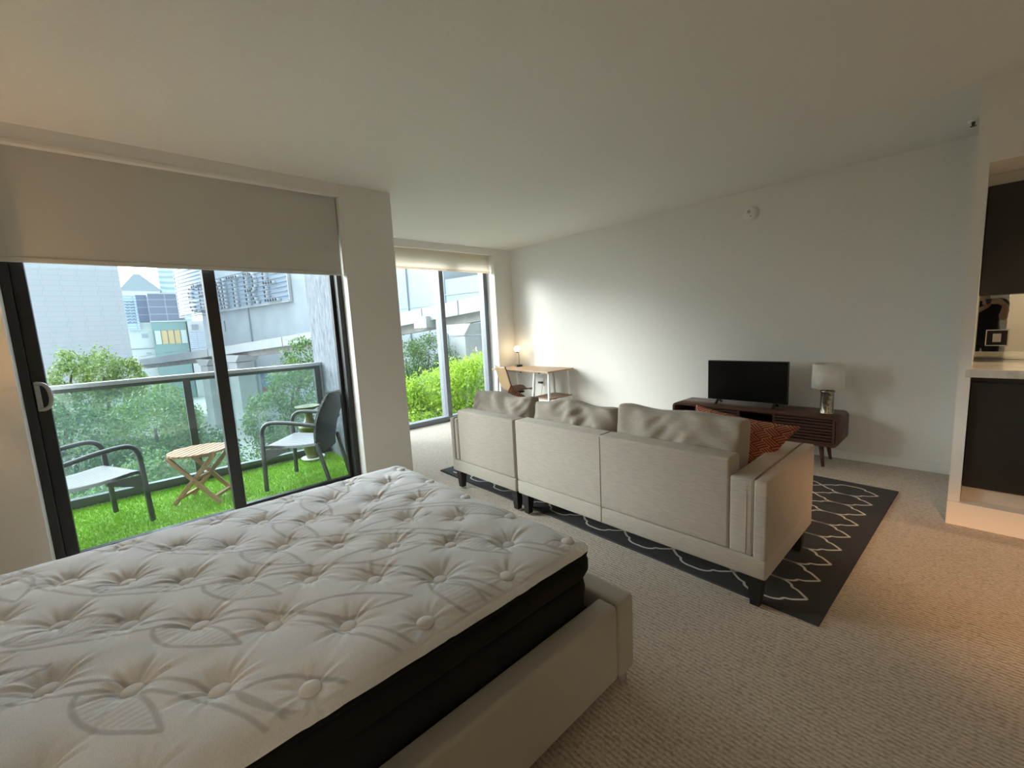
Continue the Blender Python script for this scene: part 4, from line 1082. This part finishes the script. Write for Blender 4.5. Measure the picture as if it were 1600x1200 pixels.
LET = [[(0.4, 6.13), (-0.03, 6.18), (0.98, 5.98), (1.27, 5.67), (1.23, 5.33), (1.2, 4.92), (1.18, 4.51), (0.94, 4.22), (0.39, 4.12), (0.0, 4.12)],
       [(-1.0, z_) for z_ in rz] + [(-1.0 - 0.33 * k, 6.10) for k in range(1, 5)] + [(-1.0 - 0.33 * k, 5.22) for k in range(1, 4)] + [(-1.0 - 0.33 * k, 4.05) for k in range(1, 5)],
       [(-4.0, z_) for z_ in rz] + [(-4.38, 6.06), (-4.52, 5.81), (-4.64, 5.53), (-4.77, 5.26), (-4.79, 4.96), (-4.84, 4.66), (-4.92, 4.37), (-4.98, 4.07)] + [(-5.40, z_) for z_ in rz],
       [(-6.46, 6.1), (-6.82, 6.1), (-7.18, 6.1), (-7.51, 6.1), (-7.9, 6.1)] + [(-7.22, z_) for z_ in rz[1:]],
       [(-9.16, z_) for z_ in rz] + [(-9.46, 6.08), (-9.81, 6.07), (-10.11, 6.0), (-10.32, 5.78), (-10.38, 5.49), (-10.34, 5.2), (-10.11, 4.99), (-9.86, 4.89), (-9.54, 4.9), (-10.0, 4.6), (-10.19, 4.33), (-10.38, 4.05)],
       [(-11.88, z_) for z_ in rz] + [(-11.88 - 0.34 * k, 6.1) for k in range(1, 5)] + [(-11.88 - 0.34 * k, 5.18) for k in range(1, 4)] + [(-11.88 - 0.34 * k, 4.03) for k in range(1, 5)]]
STUD = m_plain('stud_white', (0.70, 0.72, 0.74, 1), 0.4, 0.3); STUDD = m_plain('stud_dark', (0.05, 0.055, 0.06, 1), 0.5)
for L_ in LET:
    mb = MB()
    for (u, z) in L_:
        a = FM @ Vector((u, 0.16, z)); b = FM @ Vector((u, 0.50, z)); e = FM @ Vector((u, 0.54, z))
        mb.tube([a, b], 0.085, 10, mi=0); mb.tube([b, e], 0.095, 10, mi=1)
    mb.build('stud_letter', [STUD, STUDD], ST)
# elevated guideway rising to the right
TR = thing('elevated_guideway', 'pale elevated concrete train guideway on piers in front of the concrete building', 'guideway', (-28, 6.2, GZ))
tp = [(-59.3, -0.5, -0.10), (-46.4, 2.3, 0.47), (-32.9, 5.2, 1.16), (-23.0, 7.35, 1.70), (-16.24, 8.81, 2.23), (-12.0, 9.73, 2.58), (-4.5, 11.35, 3.18)]
def sweep(name, pts, y0, y1, z0, z1, mat, parent):
    mb = MB(); rings = []
    for (x, y, z) in pts:
        c = Vector((x, y, z)); n_ = -FN
        rings.append([mb.bm.verts.new(c + n_ * yy + Vector((0, 0, zz))) for yy, zz in ((y0, z0), (y1, z0), (y1, z1), (y0, z1))])
    for A, B in zip(rings, rings[1:]):
        for k in range(4): mb.bm.faces.new((A[k], A[(k + 1) % 4], B[(k + 1) % 4], B[k]))
    mb.bm.faces.new(rings[0]); mb.bm.faces.new(rings[-1][::-1])
    return mb.build(name, mat, parent)
sweep('side_beam', tp, 0, 0.16, -0.52, 0.0, CONC2, TR)
sweep('deck', tp, 0.16, 1.7, -0.50, -0.30, CONC, TR)
sweep('under_girder', tp, 0.35, 0.75, -0.85, -0.50, m_plain('weathered_concrete', (0.34, 0.33, 0.31, 1), 0.9, var=0.15, scale=2), TR)
for (x, y, z) in ((-36.0, 4.53, 1.0), (-26.0, 6.70, 1.53), (-19.2, 8.17, 1.99), (-15.1, 9.06, 2.32), (-13.2, 9.47, 2.48), (-9.0, 10.38, 2.82)):
    c = FM.inverted() @ Vector((x, y, 0)); MB().box((c.x - 0.012, c.y + 0.004, z - 0.55), (c.x + 0.012, c.y + 0.022, z + 0.01), mat=FM).build('beam_joint', DCON, TR)
sweep('guard_rail', [(-58.5, -0.33, 0.18), (-46.4, 2.3, 0.72), (-36, 4.55, 1.16)], 0.05, 0.09, -0.03, 0.02, CONC2, TR)
for x, y, zt in ((-36.6, 4.55, 0.28), (-32.0, 5.5, 0.55), (-13.4, 9.75, 1.62)):
    c = FM.inverted() @ Vector((x, y, 0))
    s = 1.0 if x < -20 else 0.62
    mb = MB().box((c.x - 0.6 * s, c.y - 0.7, GZ), (c.x + 0.6 * s, c.y + 0.3, zt - 0.45), mat=FM)
    pr = [(-1.15 * s, 0), (-0.6 * s, -0.42), (0.6 * s, -0.42), (1.15 * s, 0)]
    mb.prism([(c.x + a, zt + b) for a, b in pr], -(c.y + 0.35), -(c.y - 0.9), mat=FM @ Matrix(((1, 0, 0, 0), (0, 0, -1, 0), (0, 1, 0, 0), (0, 0, 0, 1))))
    mb.build('pier', m_plain('pier_concrete', (0.45, 0.465, 0.47, 1), 0.85, var=0.08, scale=1.5), TR)
c = FM.inverted() @ Vector((-15.0, 9.05, 0))
MB().box((c.x - 0.35, c.y - 0.6, 1.55), (c.x + 0.35, c.y + 0.2, 2.0), mat=FM).build('cross_beam', CONC2, TR)
o = MB().box((-10.9, 0.05, -2.0), (-8.9, 0.12, -0.65), mat=FM).box((-10.9, 0.05, -2.4), (-8.9, 0.12, -2.0), mi=1, mat=FM).build('wall_banner', [m_plain('banner_blue', (0.10, 0.20, 0.38, 1), 0.6, var=0.4, scale=1.5), m_plain('banner_red', (0.22, 0.05, 0.07, 1), 0.6, var=0.4, scale=2)])
tag(origin(o, FM @ Vector((-9.9, 0.08, -1.5))), 'blurred blue and red banner low on the concrete wall under the guideway', 'banner')

# ------------------------------------------------------------------ trees
LEAFM = {'mid': m_leaf('mid_green_leaves', (0.045, 0.11, 0.035, 1), (0.19, 0.32, 0.085, 1)),
         'dark': m_leaf('deep_green_leaves', (0.025, 0.075, 0.030, 1), (0.11, 0.22, 0.075, 1)),
         'light': m_leaf('light_green_leaves', (0.11, 0.20, 0.055, 1), (0.36, 0.47, 0.16, 1)),
         'lime': m_leaf('lime_leaves', (0.20, 0.36, 0.02, 1), (0.55, 0.74, 0.075, 1), 0.45)}
BARK = m_plain('bark', (0.10, 0.085, 0.065, 1), 0.9, var=0.3, scale=12)
def tree(label, blobs, n, size, kind, group, trunk=None, seed=0, name='tree'):
    """blobs: (x, y, z, rx, ry, rz) crowns of leaf clusters in world space"""
    r = np.random.default_rng(seed)
    bx, by = blobs[0][0], blobs[0][1]
    if trunk: bx, by = trunk
    t = thing(name, label, 'tree' if name == 'tree' else 'shrub', (bx, by, GZ), group)
    P = []; vol = np.array([b[3] * b[4] * b[5] for b in blobs]) ** 0.7; cnt = (n * vol / vol.sum()).astype(int)
    for b, c in zip(blobs, cnt):
        ncl = max(6, c // 26)
        d = r.normal(size=(ncl, 3)); d /= np.linalg.norm(d, axis=1)[:, None]
        cl = d * r.uniform(0.62, 1.0, ncl)[:, None] ** 0.6
        k = r.integers(0, ncl, c)
        pts = cl[k] + r.normal(0, 0.13, (c, 3))
        P.append(np.array(b[:3]) + pts * np.array(b[3:]))
    P = np.concatenate(P); m = len(P)
    P[:, 2] = np.maximum(P[:, 2], GZ + 0.05)
    a = r.normal(size=(m, 3)); a[:, 2] -= 0.35; a /= np.linalg.norm(a, axis=1)[:, None]
    up = r.normal(size=(m, 3)) * 0.6; up[:, 2] += 1
    b_ = np.cross(a, up); b_ /= np.linalg.norm(b_, axis=1)[:, None] + 1e-9
    s = size * r.uniform(0.6, 1.35, m)[:, None]
    V = np.stack([P, P + a * s * 0.5 + b_ * s * 0.24, P + a * s, P + a * s * 0.5 - b_ * s * 0.24], 1).reshape(-1, 3) - np.array([bx, by, GZ])
    me = bpy.data.meshes.new('foliage'); me.from_pydata(V.tolist(), [], np.arange(4 * m).reshape(-1, 4).tolist())
    link('foliage', me, LEAFM[kind], t, world=False)
    mb = MB()
    for b in blobs:
        mb.tube(smoothpath([(bx, by, GZ), (bx + (b[0] - bx) * 0.25, by + (b[1] - by) * 0.25, GZ + (b[2] - GZ) * 0.5), (b[0], b[1], b[2])], 4), [0.10, 0.095, 0.085, 0.075, 0.065, 0.055, 0.045, 0.035, 0.025], 7)
    mb.build('trunk', BARK, t)
    return t
GT = 'trees below the balcony'
tree('light green rounded tree before the white panel building, leftmost of the crowns', [(-18, -1.75, 0.15, 1.0, 0.55, 0.75), (-18, -1.1, 0.7, 0.9, 0.42, 0.72), (-18.3, -1.3, -0.9, 1.0, 0.9, 0.8)], 10000, 0.09, 'light', GT, seed=1)
tree('light green rounded tree in the middle of the crowns above the railing', [(-17.5, -0.42, 0.62, 0.9, 0.45, 0.75), (-17.4, -0.1, -0.3, 1.0, 0.7, 0.7), (-17.2, 0.15, 0.45, 0.8, 0.40, 0.6)], 10000, 0.09, 'light', GT, seed=2)
tree('small light green tree right of the crowns, below the far guideway', [(-15.5, 0.75, -0.1, 0.8, 0.42, 0.5), (-15.5, 1.1, -0.75, 0.8, 0.5, 0.5), (-15.6, 0.5, -1.1, 0.9, 0.7, 0.7)], 6500, 0.085, 'light', GT, seed=3)
tree('deep green tree filling the left of the railing glass', [(-11.5, -1.0, -0.35, 1.1, 0.9, 0.75), (-11.2, -0.5, -1.4, 1.2, 1.0, 0.9), (-11.6, -2.0, -0.8, 1.2, 0.9, 0.9)], 15000, 0.08, 'dark', GT, seed=4)
tree('deep green tree behind the balcony armchair and folding table', [(-11.2, 0.35, -0.25, 1.0, 0.75, 0.70), (-11.0, 0.75, -1.2, 1.0, 0.8, 0.8), (-11.3, -0.1, -1.2, 1.0, 0.8, 0.8)], 15000, 0.08, 'mid', GT, seed=5)
tree('bushy mid green tree low behind the folding table', [(-8.6, 0.25, -0.75, 0.7, 0.60, 0.50), (-8.7, 0.85, -1.0, 0.7, 0.55, 0.6), (-8.7, -0.45, -1.25, 0.8, 0.6, 0.6), (-8.4, 0.4, -1.8, 0.8, 0.9, 0.7)], 16000, 0.07, 'mid', GT, seed=6)
tree('small deep green tree right of the railing post', [(-10.5, 1.25, -0.80, 0.6, 0.42, 0.5), (-10.4, 1.3, -1.6, 0.7, 0.5, 0.7), (-10.2, 1.5, -2.2, 0.8, 0.6, 0.7)], 9000, 0.075, 'dark', GT, seed=7)
tree('leafy mid green tree before the stucco wall, behind the right armchair', [(-10.6, 2.25, -0.35, 0.8, 0.42, 0.55), (-10.8, 2.9, 0.25, 0.8, 0.50, 0.65), (-11.2, 3.3, 0.85, 0.7, 0.40, 0.55), (-10.3, 2.6, -1.2, 0.9, 0.85, 0.75), (-9.8, 2.4, -2.1, 0.9, 0.9, 0.8)], 18000, 0.08, 'mid', GT, seed=8)
tree('dark green tree behind the lime shrubs in the tall window', [(-14, 7.6, 0.45, 0.9, 0.75, 0.75), (-14, 8.6, 0.5, 0.9, 0.75, 0.80), (-14, 9.6, 0.15, 0.9, 0.6, 0.6), (-14, 8.3, -0.8, 1.0, 1.6, 0.9)], 17000, 0.08, 'mid', GT, seed=9)
GS = 'lime shrubs outside the tall window'
def lime(label, blobs, n, seed):
    tree(label, blobs, n, 0.082, 'lime', GS, seed=seed, name='vine_covered_shrub')
lime('bright lime leafy shrub filling the left pane of the tall window', [(-9.0, 4.6, -0.35, 0.7, 0.75, 0.65), (-8.8, 5.35, -0.25, 0.7, 0.65, 0.70), (-8.2, 4.6, -1.1, 0.8, 1.0, 0.8), (-7.8, 4.3, -1.9, 0.8, 1.0, 0.8)], 32000, 21)
lime('bright lime leafy shrub filling the right pane of the tall window', [(-9.0, 6.2, -0.05, 0.7, 0.65, 0.65), (-9.0, 7.1, 0.12, 0.7, 0.7, 0.62), (-8.4, 6.3, -0.9, 0.8, 1.0, 0.8), (-7.9, 6.0, -1.8, 0.8, 1.1, 0.8)], 32000, 22)
lime('lime leafy shrub low in front of the tall window sill', [(-7.3, 3.6, -1.4, 0.6, 0.8, 0.6), (-7.3, 4.7, -1.5, 0.6, 0.9, 0.6), (-7.2, 5.7, -1.6, 0.6, 0.8, 0.6)], 16000, 23)
# ------------------------------------------------------------------ the photographer (seen in the kitchen mirror), holding a phone
PR = thing('person', 'person in black t-shirt and dark trousers raising a phone with both hands', 'person', (0, 0, 0))
SKIN = m_plain('skin', (0.42, 0.25, 0.17, 1), 0.55, var=0.06, scale=30)
SHIRT = m_fabric('black_tshirt', (0.010, 0.010, 0.011, 1), scale=300, var=0.2)
JEANS = m_fabric('dark_trousers', (0.018, 0.020, 0.028, 1), scale=300, var=0.2)
HAIR = m_plain('dark_hair', (0.012, 0.009, 0.007, 1), 0.5, var=0.3, scale=90)
def remeshed(name, chains, balls, mat, parent, voxel):
    """one continuous surface: tapering limbs (chains of point, radius or (rx, ry)) and balls fused by a voxel remesh"""
    mb = MB()
    def ball(c, r_):
        r3 = r_ if isinstance(r_, tuple) else (r_, r_, r_)
        mb.lathe([(math.sin(PI * k / 12), -math.cos(PI * k / 12)) for k in range(1, 12)], c, 20, mat=Matrix.Diagonal((r3[0], r3[1], r3[2], 1)))
    for ch in chains:
        if isinstance(ch[0][1], tuple):                       # upright, elliptical rings
            rings = []
            zs = [Vector((q[0][0], q[0][1], q[0][2])) for q in ch]; rx = [q[1][0] for q in ch]; ry = [q[1][1] for q in ch]
            P = smoothpath(zs, 5); RX_ = smoothpath([(a, 0, 0) for a in rx], 5); RY_ = smoothpath([(a, 0, 0) for a in ry], 5)
            for c, a, b_ in zip(P, RX_, RY_):
                rings.append([mb.bm.verts.new((c.x + a.x * math.copysign(abs(math.cos(t)) ** 0.85, math.cos(t)), c.y + b_.x * math.copysign(abs(math.sin(t)) ** 0.85, math.sin(t)), c.z)) for t in (2 * PI * k / 28 for k in range(28))])
            for A, B in zip(rings, rings[1:]):
                for k in range(28): mb.bm.faces.new((A[k], A[(k + 1) % 28], B[(k + 1) % 28], B[k]))
            mb.bm.faces.new(rings[0][::-1]); mb.bm.faces.new(rings[-1])
        else:
            P = smoothpath([q[0] for q in ch], 4); Rr = [v.x for v in smoothpath([(q[1], 0, 0) for q in ch], 4)]
            mb.tube(P, Rr, 14); ball(ch[0][0], ch[0][1]); ball(ch[-1][0], ch[-1][1])
    for c, r_ in balls: ball(c, r_)
    o = mb.build(name, mat, parent, world=False)
    md = o.modifiers.new('fuse', 'REMESH'); md.mode = 'VOXEL'; md.voxel_size = voxel; md.use_smooth_shade = True
    sm = o.modifiers.new('smooth', 'SMOOTH'); sm.factor = 0.5; sm.iterations = 4
    return o
PR_ROT = R(4); PR_LOC = Vector((0.0, -0.43, 0.0))
_rz = Matrix.Rotation(-PR_ROT, 3, 'Z')
PHW = Vector((0.046, -0.045, 1.412))                      # the phone's place in the room
PHC = _rz @ (PHW - PR_LOC); PHU = _rz @ Vector((0.6778, 0.7353, 0)); PHN = _rz @ Vector((-0.7353, 0.6778, 0))
# local frame: x = person's right, y = the way they face, z up
chains, balls = [], []
chains.append([((0, -0.02, 0.80), (0.150, 0.105)), ((0, -0.02, 0.93), (0.162, 0.112)), ((0, -0.015, 1.06), (0.140, 0.098)), ((0, -0.01, 1.20), (0.152, 0.108)), ((0, -0.015, 1.33), (0.165, 0.105)), ((0, -0.02, 1.42), (0.105, 0.070))])
chains.append([((0, -0.015, 1.40), 0.062), ((0, 0.0, 1.47), 0.056), ((0, 0.012, 1.54), 0.055)])
balls += [((0, 0.012, 1.648), (0.076, 0.094, 0.104)), ((0, 0.040, 1.580), (0.054, 0.056, 0.048)), ((0, 0.105, 1.612), (0.013, 0.015, 0.016)), ((0, 0.099, 1.632), (0.009, 0.010, 0.024)),
          ((0.077, 0.005, 1.636), (0.010, 0.020, 0.031)), ((-0.077, 0.005, 1.636), (0.010, 0.020, 0.031)), ((0, 0.086, 1.667), (0.046, 0.018, 0.010))]
sleeves = []
for s in (-1, 1):
    # hand points are given round the phone: a out to its end, f away from the person
    hp = lambda a, f, z: tuple(PHC + PHU * (s * a) + PHN * (f - 0.381) + Vector((0, 0, z - 1.412)))
    elb = Vector((0.20, 0.10, 1.175)) if s > 0 else Vector((-0.245, 0.06, 1.165))
    sh_ = Vector((s * 0.165, -0.015, 1.375)); w0 = Vector(hp(0.125, 0.295, 1.345))
    chains.append([((s * 0.10, -0.018, 1.392), 0.060), (tuple(sh_), 0.058), (tuple(sh_.lerp(elb, 0.5)), 0.047), (tuple(elb), 0.040), (tuple(elb.lerp(w0, 0.35)), 0.042), (tuple(w0), 0.027), (hp(0.112, 0.318, 1.370), 0.026)])
    chains.append([(hp(0.112, 0.318, 1.365), 0.022), (hp(0.101, 0.352, 1.383), 0.017)]); chains.append([(hp(0.112, 0.318, 1.385), 0.022), (hp(0.101, 0.350, 1.428), 0.017)])
    chains.append([(hp(0.108, 0.328, 1.378), 0.022), (hp(0.100, 0.352, 1.405), 0.018)])
    for k, (dz, L_) in enumerate(((0.034, 0.9), (0.012, 1.0), (-0.010, 0.95), (-0.031, 0.78))):
        chains.append([(hp(0.098, 0.352, 1.405 + dz * 0.8), 0.0102), (hp(0.093, 0.380, 1.408 + dz), 0.0092), (hp(0.070 - 0.006 * k, 0.3945, 1.410 + dz * 0.97), 0.0085), (hp(0.050 - 0.005 * k, 0.3935, 1.411 + dz * 0.95), 0.0076)])
    chains.append([(hp(0.104, 0.322, 1.375), 0.014), (hp(0.080, 0.350, 1.388), 0.0108), (hp(0.058, 0.366, 1.400), 0.0088)])
    chains.append([((s * 0.085, -0.02, 0.88), 0.095), ((s * 0.095, -0.005, 0.68), 0.074), ((s * 0.098, 0.005, 0.49), 0.055), ((s * 0.098, -0.012, 0.32), 0.053), ((s * 0.10, -0.028, 0.10), 0.036), ((s * 0.10, -0.02, 0.06), 0.036)])
    chains.append([((s * 0.10, -0.03, 0.045), 0.034), ((s * 0.102, 0.06, 0.036), 0.030), ((s * 0.104, 0.14, 0.028), 0.022)])
    sleeves.append([((s * 0.08, -0.018, 1.375), 0.082), (tuple(sh_), 0.076), (tuple(sh_.lerp(elb, 0.30)), 0.068), (tuple(sh_.lerp(elb, 0.55)), 0.064)])
remeshed('body', chains, balls, SKIN, PR, 0.0042)
remeshed('shirt', [[((0, -0.02, 0.83), (0.186, 0.138)), ((0, -0.02, 0.95), (0.182, 0.134)), ((0, -0.015, 1.08), (0.164, 0.122)), ((0, -0.01, 1.20), (0.170, 0.126)), ((0, -0.015, 1.33), (0.182, 0.122)), ((0, -0.018, 1.425), (0.112, 0.082))]] + sleeves, [], SHIRT, PR, 0.007)
remeshed('trousers', [[((0, -0.02, 0.79), (0.160, 0.118)), ((0, -0.02, 0.90), (0.175, 0.126)), ((0, -0.02, 0.99), (0.164, 0.118))]] + [[((s * 0.088, -0.02, 0.86), 0.102), ((s * 0.096, -0.005, 0.68), 0.086), ((s * 0.10, 0.004, 0.49), 0.071), ((s * 0.10, -0.012, 0.30), 0.066), ((s * 0.10, -0.026, 0.10), 0.060)] for s in (-1, 1)], [], JEANS, PR, 0.007)
for s in (-1, 1):
    remeshed('shoe', [[((s * 0.10, -0.055, 0.048), 0.044), ((s * 0.102, 0.03, 0.044), 0.042), ((s * 0.104, 0.12, 0.034), 0.034), ((s * 0.104, 0.16, 0.030), 0.028)]], [], M['black'], PR, 0.006)
    MB().lathe([(0.012 * math.sin(PI * k / 8), -0.012 * math.cos(PI * k / 8)) for k in range(1, 8)], (s * 0.030, 0.092, 1.650), 14).build('eye', m_plain('eye_white', (0.7, 0.68, 0.65, 1), 0.3) if s < 0 else bpy.data.materials['eye_white'], PR, world=False)
hb = MB(); n1, n2 = 28, 18
hv = [[hb.bm.verts.new((0.085 * math.sin(PI * (j + 0.5) / n2) * math.cos(2 * PI * i / n1), 0.0 + 0.106 * math.sin(PI * (j + 0.5) / n2) * math.sin(2 * PI * i / n1), 1.656 + 0.116 * math.cos(PI * (j + 0.5) / n2))) for i in range(n1)] for j in range(n2)]
for j in range(n2 - 1):
    for i in range(n1):
        q = (hv[j][i], hv[j][(i + 1) % n1], hv[j + 1][(i + 1) % n1], hv[j + 1][i]); c = sum((v.co for v in q), Vector()) / 4
        if (c.y > 0.045 and c.z < 1.700) or (c.z < 1.660 and c.y > 0.0) or c.z < 1.585: continue
        hb.bm.faces.new(q).smooth = True
hb.bm.faces.new(hv[0])
o = hb.build('hair', HAIR, PR, world=False); md = o.modifiers.new('thick', 'SOLIDIFY'); md.thickness = 0.012; md.offset = -0.6
MB().tube(smoothpath([(-0.024, 0.084, 1.568), (-0.010, 0.094, 1.571), (0.010, 0.094, 1.571), (0.024, 0.084, 1.568)], 4), 0.0055, 8).build('mouth', m_plain('lips', (0.32, 0.13, 0.11, 1), 0.5), PR, world=False)
PR.location = PR_LOC; PR.rotation_euler = (0, 0, PR_ROT)
PH = thing('smartphone', 'dark smartphone held up in both hands', 'phone', (0, 0, 0))
MB().box((-0.074, -0.004, -0.036), (0.074, 0.004, 0.036), 0.0035, 3).build('case', M['black'], PH, world=False)
MB().box((-0.070, -0.0045, -0.033), (0.070, -0.0040, 0.033)).build('screen', m_plain('phone_glass', (0.02, 0.02, 0.025, 1), 0.1), PH, world=False)
mb = MB()
for x, z in ((0.055, 0.020), (0.055, 0.002), (0.040, 0.011)): mb.lathe([(0.0065, 0.003), (0.0065, 0.0062), (0.002, 0.0065)], (x, 0, z), 16, mat=Matrix.Rotation(R(-90), 4, 'X'))
mb.build('camera_bump', m_plain('lens_glass', (0.02, 0.02, 0.02, 1), 0.1), PH, world=False)
PH.location = PHW; PH.rotation_euler = (R(-7), 0, R(47.8))
# ------------------------------------------------------------------ camera
cam = bpy.data.cameras.new('camera'); co = bpy.data.objects.new('camera', cam); COL.objects.link(co)
cam.sensor_fit = 'HORIZONTAL'; cam.sensor_width = 36.0; cam.lens = 36.0 * 669.2755 / 1600.0; cam.clip_start = 0.05; cam.clip_end = 600
right = Vector((0.67595779, 0.7351123, -0.05187462)); down = Vector((0.06190299, -0.12678271, -0.98999705)); fwd = Vector((-0.73433581, 0.66598503, -0.13120541))
mw = Matrix((right, -down, -fwd)).transposed().to_4x4(); mw.translation = (0, 0, 1.4)
co.matrix_world = mw
scene.camera = co

# ------------------------------------------------------------------ light: overcast daylight through the glass, warm hall and bedside lamps
SKY_LOW, SKY_HIGH = 0.70, 4.8
wd = bpy.data.worlds.new('overcast_sky'); scene.world = wd; wd.use_nodes = True
nt = wd.node_tree; nt.nodes.clear()
ou = nt.nodes.new('ShaderNodeOutputWorld'); bg = nt.nodes.new('ShaderNodeBackground'); tc = nt.nodes.new('ShaderNodeTexCoord')
sp = nt.nodes.new('ShaderNodeSeparateXYZ'); rp = nt.nodes.new('ShaderNodeValToRGB')
nt.links.new(tc.outputs['Generated'], sp.inputs[0]); nt.links.new(sp.outputs[2], rp.inputs[0])
e = rp.color_ramp.elements; e[0].position = 0.0; e[0].color = (0.86, 0.91, 0.94, 1); e[1].position = 0.6; e[1].color = (0.78, 0.88, 1.0, 1)
# thin cloud is brightest round the veiled sun, dull on the far side of the sky
dp = nt.nodes.new('ShaderNodeVectorMath'); dp.operation = 'DOT_PRODUCT'; nt.links.new(tc.outputs['Generated'], dp.inputs[0]); dp.inputs[1].default_value = Vector((-0.86, -0.25, 0.44)).normalized()
gr = nt.nodes.new('ShaderNodeMapRange'); gr.interpolation_type = 'SMOOTHSTEP'
for k_, v_ in zip(range(1, 5), (0.15, 0.98, SKY_LOW, SKY_HIGH)): gr.inputs[k_].default_value = v_
nt.links.new(dp.outputs['Value'], gr.inputs[0]); nt.links.new(gr.outputs[0], bg.inputs[1])
nt.links.new(rp.outputs[0], bg.inputs[0]); nt.links.new(bg.outputs[0], ou.inputs[0])

def lamp(name, typ, loc, energy, color, **kw):
    l = bpy.data.lights.new(name, typ); l.energy = energy; l.color = color
    o = bpy.data.objects.new(name, l); COL.objects.link(o); o.location = loc
    for k, v in kw.items():
        if k == 'aim': o.rotation_euler = (Vector(v) - Vector(loc)).to_track_quat('-Z', 'Y').to_euler()
        else: setattr(l, k, v)
    return o
lamp('veiled_sun', 'SUN', (-20, -8, 20), 2.0, (1.0, 0.97, 0.93), angle=R(22), aim=(-20 + 10, -8 + 9.0, 20 - 4.4))
lamp('hall_downlight', 'SPOT', (1.3, -2.45, 2.46), 460, (1.0, 0.49, 0.20), aim=(0.34, 3.2, 0.95), spot_size=R(29), spot_blend=0.6, shadow_soft_size=0.03)
lamp('hall_fill_light', 'POINT', (1.6, -2.4, 2.4), 22, (1.0, 0.82, 0.60), shadow_soft_size=0.15)  # unseen fill added behind the camera to warm the right wall
lamp('kitchen_downlight', 'SPOT', (0.75, 4.02, 2.19), 26, (1.0, 0.70, 0.42), aim=(0.55, 4.1, 0.0), spot_size=R(110), spot_blend=0.6, shadow_soft_size=0.04)
FL = thing('floor_lamp', 'slim floor lamp with pale drum shade beside the head of the bed', 'lamp', (-3.46, -0.84, 0))
MB().lathe([(0.13, 0.0), (0.13, 0.015), (0.02, 0.022)], (-3.46, -0.84, 0), 32).build('lamp_base', M['black'], FL)
MB().tube([(-3.46, -0.84, 0.02), (-3.46, -0.84, 1.36)], 0.010, 10).build('pole', M['black'], FL)
sh = MB(); rings = []
for rr_, z in ((0.145, 1.24), (0.125, 1.50)): rings.append([sh.bm.verts.new((-3.46 + rr_ * math.cos(2 * PI * k / 40), -0.84 + rr_ * math.sin(2 * PI * k / 40), z)) for k in range(40)])
for k in range(40): sh.bm.faces.new((rings[0][k], rings[0][(k + 1) % 40], rings[1][(k + 1) % 40], rings[1][k])).smooth = True
sh.build('lamp_shade', blind_mat('lamp_shade_linen', (0.80, 0.74, 0.62, 1), 0.85, (0.92, 0.84, 0.68, 1)), FL)
MB().lathe([(0.028 * math.sin(PI * k / 10), -0.028 * math.cos(PI * k / 10)) for k in range(1, 10)], (-3.46, -0.84, 1.385), 16).build('bulb', m_emit('bulb_glow', (1.0, 0.72, 0.42, 1), 6.0), FL)
lamp('bedside_light', 'POINT', (-3.46, -0.84, 1.44), 3.8, (1.0, 0.60, 0.28), shadow_soft_size=0.03)

vs = scene.view_settings
scene.display_settings.display_device = 'sRGB'
vs.view_transform = 'Standard'; vs.look = 'None'; vs.gamma = 1.0; vs.use_curve_mapping = False; vs.exposure = 1.15
cy = scene.cycles
cy.max_bounces = 10; cy.diffuse_bounces = 6; cy.glossy_bounces = 4; cy.transmission_bounces = 6; cy.transparent_max_bounces = 16
cy.sample_clamp_indirect = 6.0; cy.use_denoising = True
